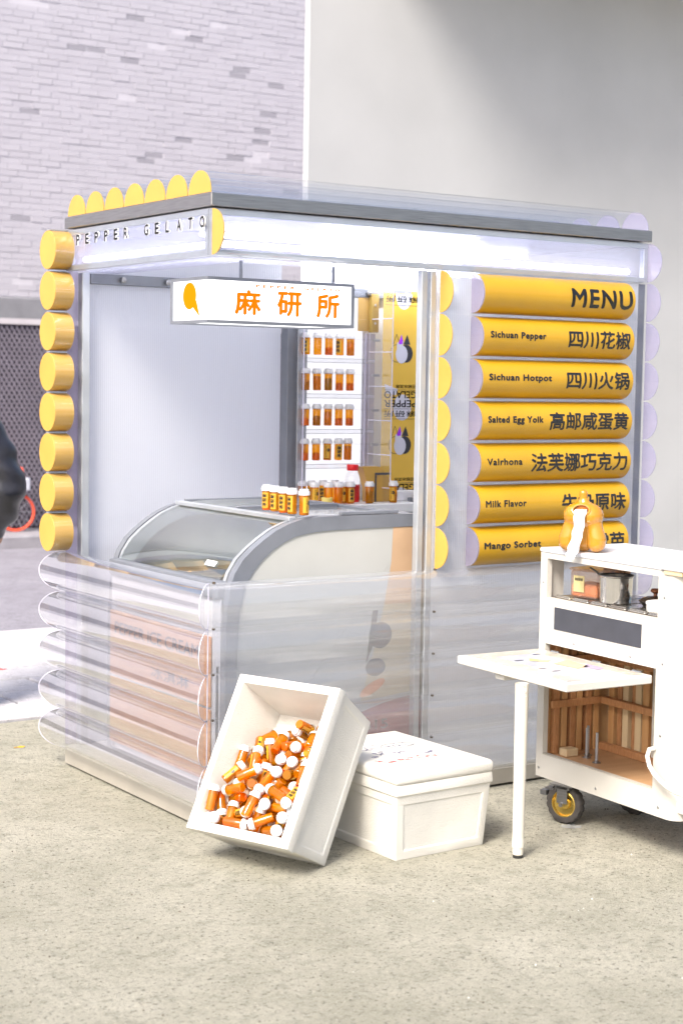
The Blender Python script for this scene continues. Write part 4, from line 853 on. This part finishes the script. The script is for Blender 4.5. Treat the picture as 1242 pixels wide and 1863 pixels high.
# fold-down table leaf, printed mat, leg
lf = G().box((-.366, -.618, .588), (-.004, -.008, .616), bev=.003).done('table_leaf', wc, ca)
G().box((-.345, -.600, .6165), (-.022, -.025, .6180)).done('table_mat', mat('glossy_mat', (.60, .62, .68), .12, var=.15, scale=16, coat=.6), lf)
g = G()
for j in range(5):
    a = .006 + j * .015
    x0, x1, y0, y1 = -.345 + a, -.022 - a, -.600 + a, -.025 - a; z = .6184
    for p, q in (((x0, y0), (x1, y0 + .0018)), ((x0, y1 - .0018), (x1, y1)), ((x0, y0), (x0 + .0018, y1)), ((x1 - .0018, y0), (x1, y1))):
        g.box((*p, z), (*q, z + .0003 + j * .00002))
g.done('mat_stripes', mat('mat_yellow', (.66, .54, .28), .2), lf)
for poly, c in (([(-.17, -.30), (-.08, -.26), (-.09, -.40), (-.16, -.42)], (.66, .42, .22)), ([(-.12, -.40), (-.07, -.36), (-.07, -.45), (-.11, -.47)], (.36, .28, .46)), ([(-.21, -.22), (-.18, -.18), (-.13, -.24), (-.17, -.27)], (.75, .62, .25))):
    G().face([(x, y, .6190) for x, y in poly]).done('mat_print', mat('mat_print', c, .2), lf, fix=False)
for x, y in ((-.26, -.36), (-.25, -.42), (-.24, -.20), (-.10, -.12)): G().face([(x + .02 * math.cos(t), y + .008 * math.sin(t), .6189) for t in [2 * math.pi * k / 14 for k in range(14)]]).done('mat_print', mat('mat_dark_print', (.10, .09, .16), .2), lf, fix=False)
G().box((-.345, -.255, .565), (-.290, -.205, .5875), bev=.004, seg=2).done('leaf_latch', wc, lf)
lp = CA.inverted() @ Vector((.742, -.791, 0))
lgc = mat('leg_paint', (.64, .60, .52), .45, var=.04)
lg = G().lathe([(.0195, .035), (.0198, .07), (.0202, .20), (.0225, .587)], 28, Matrix.Translation((lp.x, lp.y, 0))).done('table_leg', lgc, ca)
G().lathe([(.0005, .0), (.0165, .0), (.0172, .004), (.0172, .012)], 24, Matrix.Translation((lp.x, lp.y, 0))).done('rubber_foot', mat('black_rubber', (.02, .02, .02), .6), lg)
G().lathe([(.0180, .012), (.0185, .034), (.0205, .036), (.0208, .062), (.0198, .066)], 28, Matrix.Translation((lp.x, lp.y, 0))).done('leg_collar', lgc, lg)
g = G(); rq = random.Random(2)
a0 = R(-150)
rows = [[(lp.x + .0232 * math.cos(a0 + t), lp.y + .0232 * math.sin(a0 + t), z) for t in [-.2 + 1.3 * k / 6 for k in range(7)]] for z in (.545, .583)]
sk = g.grid(rows).done('leg_sticker', mat('sticker_paper', (.62, .56, .50), .6, var=.5, scale=160), lg)
# hinges and screw heads
for y in (-.10, -.33, -.54):
    h_ = G().box((-.030, y - .022, .6162), (-.002, y + .022, .6178), bev=.0006).done('hinge', M['alu'], ca)
    G().tube([(-.003, y - .022, .6185), (-.003, y + .022, .6185)], .0028, 8).done('hinge_pin', M['steel'], h_)
for y, z in ((-.018, .18), (-.018, .52), (-.018, .86), (-.66, .18), (-.66, .42), (-.66, .66), (-.66, .88), (-.34, .172), (-.20, .66), (-.50, .66)):
    G().lathe([(.0005, -.0012), (.0042, -.0010), (.0050, .0)], 10, Matrix.Translation((-.0002, y, z)) @ Matrix.Rotation(R(90), 4, 'Y')).done('screw', M['steel'], ca)
# lower near bracket and conduit
G().box((.015, -CL - .30, .175), (.09, -CL + .045, .213), bev=.004).done('push_bar', M['white'], ca)
G().box((.03, -CL - .16, .10), (.07, -CL - .12, .174), bev=.003).done('bar_clamp', mat('black_clamp', (.03, .03, .04), .5), ca)
cb_ = G().tube([(-.004, -.640, .375), (-.020, -.632, .372), (-.030, -.634, .350), (-.034, -.650, .322), (-.036, -.675, .300), (-.036, -.705, .284), (-.036, -.74, .270), (-.036, -.78, .262), (-.036, -.85, .258), (-.03, -.95, .256)], .0075, 10).done('white_cable', M['white'], ca)
# casters
tyre = mat('black_tyre', (.045, .04, .038), .75, var=.35, scale=30, bump=.4); gold = mat('gold_rim', (.70, .50, .13), .22, metal=.9)
def caster(x, y, rot, lab=None):
    Mx = Matrix.Translation((x, y, 0)) @ Matrix.Rotation(rot, 4, 'Z')
    r0 = .074
    c = G().box((-.045, -.04, .142), (.045, .04, .147)).box((-.02, -.030, .078), (.022, -.026, .1415)).box((-.02, .026, .078), (.022, .030, .1415)).box((-.03, -.030, .128), (.03, .030, .1415)).done('caster_fork', M['steel'], ca, Mx)
    # tread wheel, axis along local y
    WM = Matrix.Translation((0, 0, r0)) @ Matrix.Rotation(R(90), 4, 'X')
    g = G(); n = 48; rows = []
    prof = [(.047, -.016), (.060, -.0185), (.069, -.017), (.0735, -.010), (.0742, 0), (.0735, .010), (.069, .017), (.060, .0185), (.047, .016)]
    for j, (r, z) in enumerate(prof): rows.append([((r - (.0035 if (k % 3 == 0 and 2 <= j <= 6) else 0)) * math.cos(2 * math.pi * k / n), (r - (.0035 if (k % 3 == 0 and 2 <= j <= 6) else 0)) * math.sin(2 * math.pi * k / n), z) for k in range(n)])
    g.grid(rows, True)
    g.done('tyre', tyre, c, WM)
    G().lathe([(.049, -.016), (.044, -.018), (.040, -.010), (.022, -.006), (.020, -.012), (.014, -.013), (.0005, -.013)], 32).lathe([(.049, .016), (.044, .018), (.040, .010), (.022, .006), (.020, .012), (.014, .013), (.0005, .013)], 32).done('rim', gold, c, WM)
    G().tube([(0, 0, -.037), (0, 0, .037)], .009, 6).done('axle_bolt', M['steel'], c, WM)
    G().box((-.075, -.018, .118), (-.030, .018, .124)).box((-.095, -.02, .095), (-.070, .02, .112)).done('brake_lever', M['steel'], c)
c1 = CA.inverted() @ Vector((1.168, -.545, 0))
caster(c1.x, c1.y, R(-69)); caster(c1.x + .31, c1.y - .02, R(-62)); caster(c1.x + .04, -CL + .08 - .30, R(30))
tp = tag(G().grid([[(x, y + .01 * math.sin(x * 200), .002 + .003 * math.sin(x * 90 + y * 120)) for x in [-.03 + .012 * k for k in range(6)]] for y in (-.02, -.005, .01, .025)]).done('plastic_scrap', clear('crumpled_film', milk=.35, rough=.2)), 'crumpled scrap of clear film under the front caster wheel', 'scrap'); tp.location = (1.150, -.60, .001)

def onto(o, x, y, z, rz=0): o.matrix_world = CA @ Matrix.Translation((x, y, z)) @ Matrix.Rotation(rz, 4, 'Z'); return o
# cooking things on the cart shelf
ss = mat('polished_steel', (.62, .60, .58), .14, metal=.95, var=.12, scale=2, stretch=(20, 20, .5))
pt = thing('cooking_pot', 'polished steel pot on the cart shelf between the clear tub and the lidded pan', 'pot')
onto(pt, .095, -.305, .8135)
g = G().lathe([(.0005, 0), (.052, 0), (.056, .004), (.0585, .092), (.0625, .096), (.0625, .098), (.057, .096), (.0545, .006), (.0005, .004)], 40); g.done('pot_body', ss, pt)
g = G()
rows = [[(.0602 * math.cos(2 * math.pi * k / 40), .0602 * math.sin(2 * math.pi * k / 40), z) for k in range(40)] for z in (.092, .099)]
G().tube([(.061 * math.cos(2 * math.pi * k / 32), .061 * math.sin(2 * math.pi * k / 32), .0985) for k in range(33)], .0022, 6, cap=False).done('rolled_rim', mat('dark_rim', (.10, .09, .09), .3, metal=.6), pt)
hd = Vector((-.45, .9, 0)).normalized()
G().tube([hd * .052 + Vector((0, 0, .085)), hd * .075 + Vector((0, 0, .105)), hd * .10 + Vector((0, 0, .118))], .0035, 6).done('spoon', mat('dark_spoon', (.06, .06, .06), .4), pt)
G().face([(-.0575 * math.cos(a) , -.0575 * math.sin(a), z) for a, z in ((.2, .055), (.5, .055), (.5, .080), (.2, .080))]).done('stamp', mat('stamp_mark', (.45, .28, .16), .4), pt, fix=False)
tub = thing('plastic_tub', 'clear square plastic tub half full of orange powder with a yellow paper label', 'tub')
onto(tub, .12, -.150, .8135, R(12))
cl2 = clear('cloudy_tub', tint=(.98, .88, .80), milk=.22, milk_c=(.8, .62, .5), rough=.15)
g = G(); g.box((-.055, -.06, 0), (.055, .06, .098), bev=.008, seg=2); g.done('tub_body', cl2, tub)
G().box((-.059, -.064, .0985), (.059, .064, .106), bev=.002).done('tub_lid', cl2, tub)
G().box((-.052, -.057, .003), (.052, .057, .050), bev=.006).done('orange_powder', mat('orange_powder', (.62, .24, .10), .8, var=.3, scale=30, bump=.5), tub)
G().box((-.0575, -.005, .022), (-.056, .042, .080)).done('paper_label', mat('tub_label', (.62, .52, .25), .6, var=.15, scale=40), tub)
g = G()
for k in range(4): g.box((-.0582, .002 + k * .009, .062), (-.0577, .008 + k * .009, .072))
g.done('label_print', M['ink'], tub)
pn = thing('lidded_pan', 'dark small pan with brown domed lid and wooden knob at the right of the shelf', 'pan'); onto(pn, .17, -.425, .8135)
G().lathe([(.0005, 0), (.042, 0), (.056, .016), (.056, .019), (.040, .004), (.0005, .003)], 28).done('pan_body', mat('dark_pan', (.07, .06, .055), .35, metal=.5), pn)
G().lathe([(.054, .0195), (.045, .027), (.028, .033), (.006, .036), (.0005, .036)], 28).done('pan_lid', mat('brown_glass_lid', (.14, .10, .07), .2, metal=.3, var=.3), pn)
G().lathe([(.007, .036), (.006, .043), (.016, .050), (.017, .056), (.012, .061), (.0005, .062)], 20).done('knob', mat('wood_knob', (.30, .10, .04), .35), pn)
G().tube([(.02, -.05, .018), (.01, -.085, .030), (.0, -.13, .034)], .004, 6).done('handle', mat('black_handle', (.03, .03, .03), .4), pn)
bw_ = thing('white_lid_tub', 'low round white tub at the near end of the cart shelf', 'tub'); onto(bw_, .085, -.545, .8135)
G().lathe([(.0005, 0), (.044, 0), (.046, .004), (.046, .026), (.0005, .028)], 32).done('tub_body', M['white'], bw_)
G().lathe([(.048, .0265), (.048, .034), (.044, .036), (.010, .042), (.0005, .043)], 32).done('tub_lid', mat('white_tub_lid', (.78, .76, .74), .4), bw_)

# ---------------------------------------------------------------- squash shaped tissue holder
sq = thing('tissue_holder', 'glossy yellow ceramic tissue holder shaped like two-legged squash on the cart top', 'tissue holder')
onto(sq, .035, -.190, .9855, R(38)); sq.scale = (1.06, 1.10, 1.0)
def blob(parts, vox=.004, it=6):
    """one continuous skin round overlapping tapered tubes, built by voxel remesh"""
    g = G()
    for pts, radii in parts:
        rows_p, rad = [], []
        for i in range(len(pts) - 1):
            for k in range(6):
                t = k / 6; rows_p.append(Vector(pts[i]).lerp(Vector(pts[i + 1]), t)); rad.append(radii[i] + (radii[i + 1] - radii[i]) * (t * t * (3 - 2 * t)))
        rows_p.append(Vector(pts[-1])); rad.append(radii[-1])
        g.tube(rows_p, 1, 20, True, rad)
        for c, r in ((rows_p[0], rad[0]), (rows_p[-1], rad[-1])):
            b = bmesh.new(); bmesh.ops.create_uvsphere(b, u_segments=20, v_segments=12, radius=r); g.merge(b, Matrix.Translation(c))
    me = g.mesh('tmp_blob', None)
    o = bpy.data.objects.new('tmp_blob', me); col.objects.link(o)
    m = o.modifiers.new('r', 'REMESH'); m.mode = 'VOXEL'; m.voxel_size = vox
    s = o.modifiers.new('s', 'SMOOTH'); s.factor = .5; s.iterations = it
    bpy.context.view_layer.update()
    out = bpy.data.meshes.new_from_object(o.evaluated_get(bpy.context.evaluated_depsgraph_get()))
    bpy.data.objects.remove(o); out.materials.clear()
    out.polygons.foreach_set('use_smooth', [True] * len(out.polygons)); return out
cer = mat('yellow_ceramic', (.50, .215, .010), .08, var=.05, coat=.8)
LL = [([(0, .020, .128), (-.004, .036, .088), (-.006, .046, .045), (-.008, .046, .031)], [.045, .0285, .0315, .030]),
      ([(0, -.020, .128), (-.004, -.036, .088), (-.006, -.046, .045), (-.008, -.046, .031)], [.045, .0285, .0315, .030]),
      ([(0, .008, .132), (0, -.008, .132)], [.046, .046]), ([(0, 0, .15), (0, 0, .172)], [.032, .020]),
      ([(.01, 0, .12), (.012, 0, .035)], [.042, .035]), ([(0, 0, .15), (-.001, .002, .207)], [.0140, .0135])]
me = blob(LL, .0028, 4); me.materials.append(cer)
bmn = bmesh.new(); bmn.from_mesh(me)
dv = [v for v in bmn.verts if v.co.x < -.018 and (v.co.y / .026) ** 2 + ((v.co.z - .150) / .017) ** 2 < 1]
for v in dv:
    k_ = 1 - ((v.co.y / .026) ** 2 + ((v.co.z - .150) / .017) ** 2); v.co.x += .028 * min(1, k_ * 2.2)
bmn.to_mesh(me); bmn.free()
body = link('ceramic_body', me, sq)
# glaze lip round the mouth follows the surface
def surf_x(y, z):
    best = 0
    for v in me.vertices:
        if v.co.x < 0 and abs(v.co.y - y) < .004 and abs(v.co.z - z) < .004: best = min(best, v.co.x)
    return best
ring = []
for k in range(24):
    t = 2 * math.pi * k / 24; y, z = .028 * math.cos(t), .150 + .019 * math.sin(t); ring.append((surf_x(y, z) + .0005, y, z))
ring.append(ring[0])
G().tube(ring, .0038, 8, cap=False).done('mouth_rim', cer, sq)
G().prism([(.023 * math.cos(2 * math.pi * k / 24), .150 + .014 * math.sin(2 * math.pi * k / 24)) for k in range(24)], lambda y, z: Vector((-.0245 + .0, y, z)), lambda y, z: Vector((-.0215, y, z))).done('dark_mouth', mat('mouth_inside', (.42, .12, .01), .4), sq)
tm = mat('tissue_paper', (.70, .70, .70), .9, var=.02)
ts = bpy.data.objects.new('tissue', None); bpy.data.objects.remove(ts)
g = G(); rows = []
path = [(-.024, .0, .152, .022), (-.052, .0, .148, .023), (-.062, .0, .130, .022), (-.063, .001, .100, .021), (-.063, .004, .075, .021), (-.067, .008, .050, .019), (-.078, .014, .020, .021), (-.086, .018, .003, .022), (-.096, .020, -.006, .018), (-.100, .020, -.022, .012)]
def lerp_path(n):
    out = []
    for i in range(len(path) - 1):
        for k in range(n):
            t = k / n; out.append([a + (b - a) * t for a, b in zip(path[i], path[i + 1])])
    out.append(list(path[-1])); return out
rt = random.Random(5)
for q, (x, y, z, h) in enumerate(lerp_path(4)):
    rows.append([(x + .0035 * math.sin(j * 1.9 + q * .35) + .002 * math.sin(j * 4.1 - q * .8) + rt.uniform(-.0007, .0007), y + h * (j / 12 - .5) * 2 * .95 + .0015 * math.sin(q * .9 + j), z + .001 * math.sin(j * 2.3 + q)) for j in range(13)])
tis = g.grid(rows).done('tissue', tm, sharp=60); tis.matrix_world = CA @ Matrix.Translation((.035, -.190, .9855)) @ Matrix.Rotation(R(38), 4, 'Z')
tag(tis, 'white tissue hanging out of the mouth of the yellow squash holder', 'tissue')

# ================================================================ PERSON at the left edge
pe = thing('person', 'person in a black padded jacket cut off by the left picture edge', 'person', (-.012, 2.47, 0), R(0))
PD = Vector((-.33, 2.50, 0))
right = Vector((.83, -.557, 0)).normalized()    # picture-right
fwd = Vector((.557, .83, 0)).normalized()
def pp(a, b, z): return right * a + fwd * b + Vector((0, 0, z))
skin = mat('skin', (.55, .33, .23), .5); jm = mat('black_jacket', (.020, .021, .030), .35, var=.4, scale=8, bump=.5, bscale=12, spec=.6); tm2 = mat('dark_trousers', (.03, .03, .04), .8); hm = mat('black_hair', (.015, .012, .012), .5)
bd = blob([([pp(0, 0, .92), pp(0, 0, 1.15), pp(0, 0, 1.38)], [.13, .12, .13]), ([pp(0, 0, 1.40), pp(0, .01, 1.50)], [.06, .05]), ([pp(0, .01, 1.57), pp(0, .01, 1.66)], [.080, .088]),
           ([pp(.09, 0, .92), pp(.11, .02, .50), pp(.12, 0, .09)], [.085, .060, .042]), ([pp(-.09, 0, .92), pp(-.11, -.02, .50), pp(-.12, 0, .09)], [.085, .060, .042]),
           ([pp(.12, .02, .05), pp(.13, .19, .035)], [.042, .034]), ([pp(-.12, .02, .05), pp(-.13, .19, .035)], [.042, .034]),
           ([pp(.16, 0, 1.40), pp(.27, .0, 1.12), pp(.22, .10, .88), pp(.20, .14, .80)], [.052, .042, .032, .035]), ([pp(-.16, 0, 1.40), pp(-.25, .0, 1.12), pp(-.22, .10, .88), pp(-.20, .14, .80)], [.052, .042, .032, .035])], .014, 3)
bd.materials.append(skin); link('body', bd, pe)
jk = blob([([pp(0, 0, .86), pp(0, 0, 1.10), pp(0, 0, 1.38)], [.20, .185, .165]), ([pp(.05, 0, 1.42), pp(-.05, 0, 1.42)], [.10, .10]),
           ([pp(.14, -.02, 1.34), pp(.235, -.02, 1.20), pp(.275, -.01, 1.06), pp(.235, .05, .93), pp(.20, .10, .86)], [.115, .095, .100, .085, .06]),
           ([pp(-.14, -.02, 1.36), pp(-.25, -.02, 1.18), pp(-.27, -.01, 1.06), pp(-.24, .05, .93)], [.115, .095, .10, .08])], .013, 2)
b = bmesh.new(); b.from_mesh(jk)
for v in b.verts: v.co += v.normal * (.004 * math.sin(v.co.z * 60 + v.co.x * 12) + .004 * math.sin(v.co.z * 40 + v.co.x * 30))
b.to_mesh(jk); b.free(); jk.materials.append(jm); link('jacket', jk, pe)
tr_ = blob([([pp(.09, 0, .90), pp(.11, .02, .50), pp(.12, 0, .12)], [.110, .085, .070]), ([pp(-.09, 0, .90), pp(-.11, -.02, .50), pp(-.12, 0, .12)], [.110, .085, .070]), ([pp(.05, 0, .95), pp(-.05, 0, .95)], [.12, .12])], .014, 3)
tr_.materials.append(tm2); link('trousers', tr_, pe)
hr = blob([([pp(0, -.02, 1.66), pp(0, -.02, 1.70)], [.100, .088]), ([pp(0, -.045, 1.56), pp(0, -.04, 1.62)], [.06, .085])], .012, 2); hr.materials.append(hm); link('hair', hr, pe)

# ================================================================ BICYCLE by the fence
bk = thing('bicycle', 'small bicycle with orange-red wheels parked against the dark fence', 'bicycle', (3.42, 9.85, .09), R(-10))
orr = mat('orange_wheel', (.80, .10, .05), .45); wf = mat('bike_white', (.70, .74, .80), .4); blk = M['ink']
for xc in (0, -.62):
    wl = G().tube([(xc + .175 * math.cos(2 * math.pi * k / 32), 0, .19 + .175 * math.sin(2 * math.pi * k / 32)) for k in range(33)], .015, 8, cap=False).done('wheel', orr, bk)
    g = G()
    for k in range(10): g.tube([(xc, 0, .19), (xc + .17 * math.cos(k * .628), 0, .19 + .17 * math.sin(k * .628))], .0025, 4)
    g.done('spokes', M['alu'], wl); G().tube([(xc, -.04, .19), (xc, .04, .19)], .03, 10).done('hub', blk, wl)
G().tube([(0, .0, .19), (.0 - .05, .0, .50), (-.07, 0, .60)], .016, 8).tube([(-.06, 0, .48), (-.30, 0, .22), (-.62, 0, .19)], .016, 8).tube([(-.30, 0, .22), (-.38, 0, .52)], .015, 8).done('frame', wf, bk)
G().tube([(-.07, -.22, .63), (-.07, 0, .60), (-.07, .22, .63)], .013, 8).done('handlebar', orr, bk)
G().box((-.05, -.10, .40), (.12, .10, .52), bev=.01).done('basket', mat('grey_basket', (.5, .52, .6), .5), bk)
G().box((-.47, -.07, .52), (-.28, .07, .57), bev=.02, seg=3).done('saddle', blk, bk)
G().box((-.04, -.05, .54), (.07, .05, .62), bev=.02, seg=2).done('front_light', orr, bk)

# ---------------------------------------------------------------- small litter on the ground
rg = random.Random(21)
g = G()
for k in range(60):
    x, y = rg.uniform(-2.2, 1.2), rg.uniform(-3.6, -.65)
    s = rg.uniform(.001, .0028)
    b = bmesh.new(); bmesh.ops.create_icosphere(b, subdivisions=1, radius=s); g.merge(b, Matrix.Translation((x, y, s * .6)))
tag(g.done('foam_crumbs', mat('foam_crumb', (.85, .85, .83), .8)), kind='stuff')
g = G(); grit = mat('grit', (.17, .15, .12), .9, var=.4, scale=40)
for k in range(700):
    x, y = rg.uniform(-2.6, 1.6), rg.uniform(-3.9, 1.9)
    if 0 < x < 2.05 and -.1 < y < 1.3: continue
    s = rg.uniform(.0012, .0038)
    b = bmesh.new(); bmesh.ops.create_icosphere(b, subdivisions=1, radius=s); g.merge(b, Matrix.Translation((x, y, s * .3)))
tag(g.done('gravel', grit), kind='stuff')
sc_ = tag(G().grid([[(.012 * i + .003 * math.sin(j * 2), .006 * j, .001 + .002 * math.sin(i * 1.7 + j)) for i in range(5)] for j in range(4)]).done('yellow_scrap', mat('yellow_scrap', (.85, .5, .02), .6)), 'tiny yellow paper scrap on the ground near the left picture edge', 'scrap'); sc_.location = (-.06, 1.55, .001)
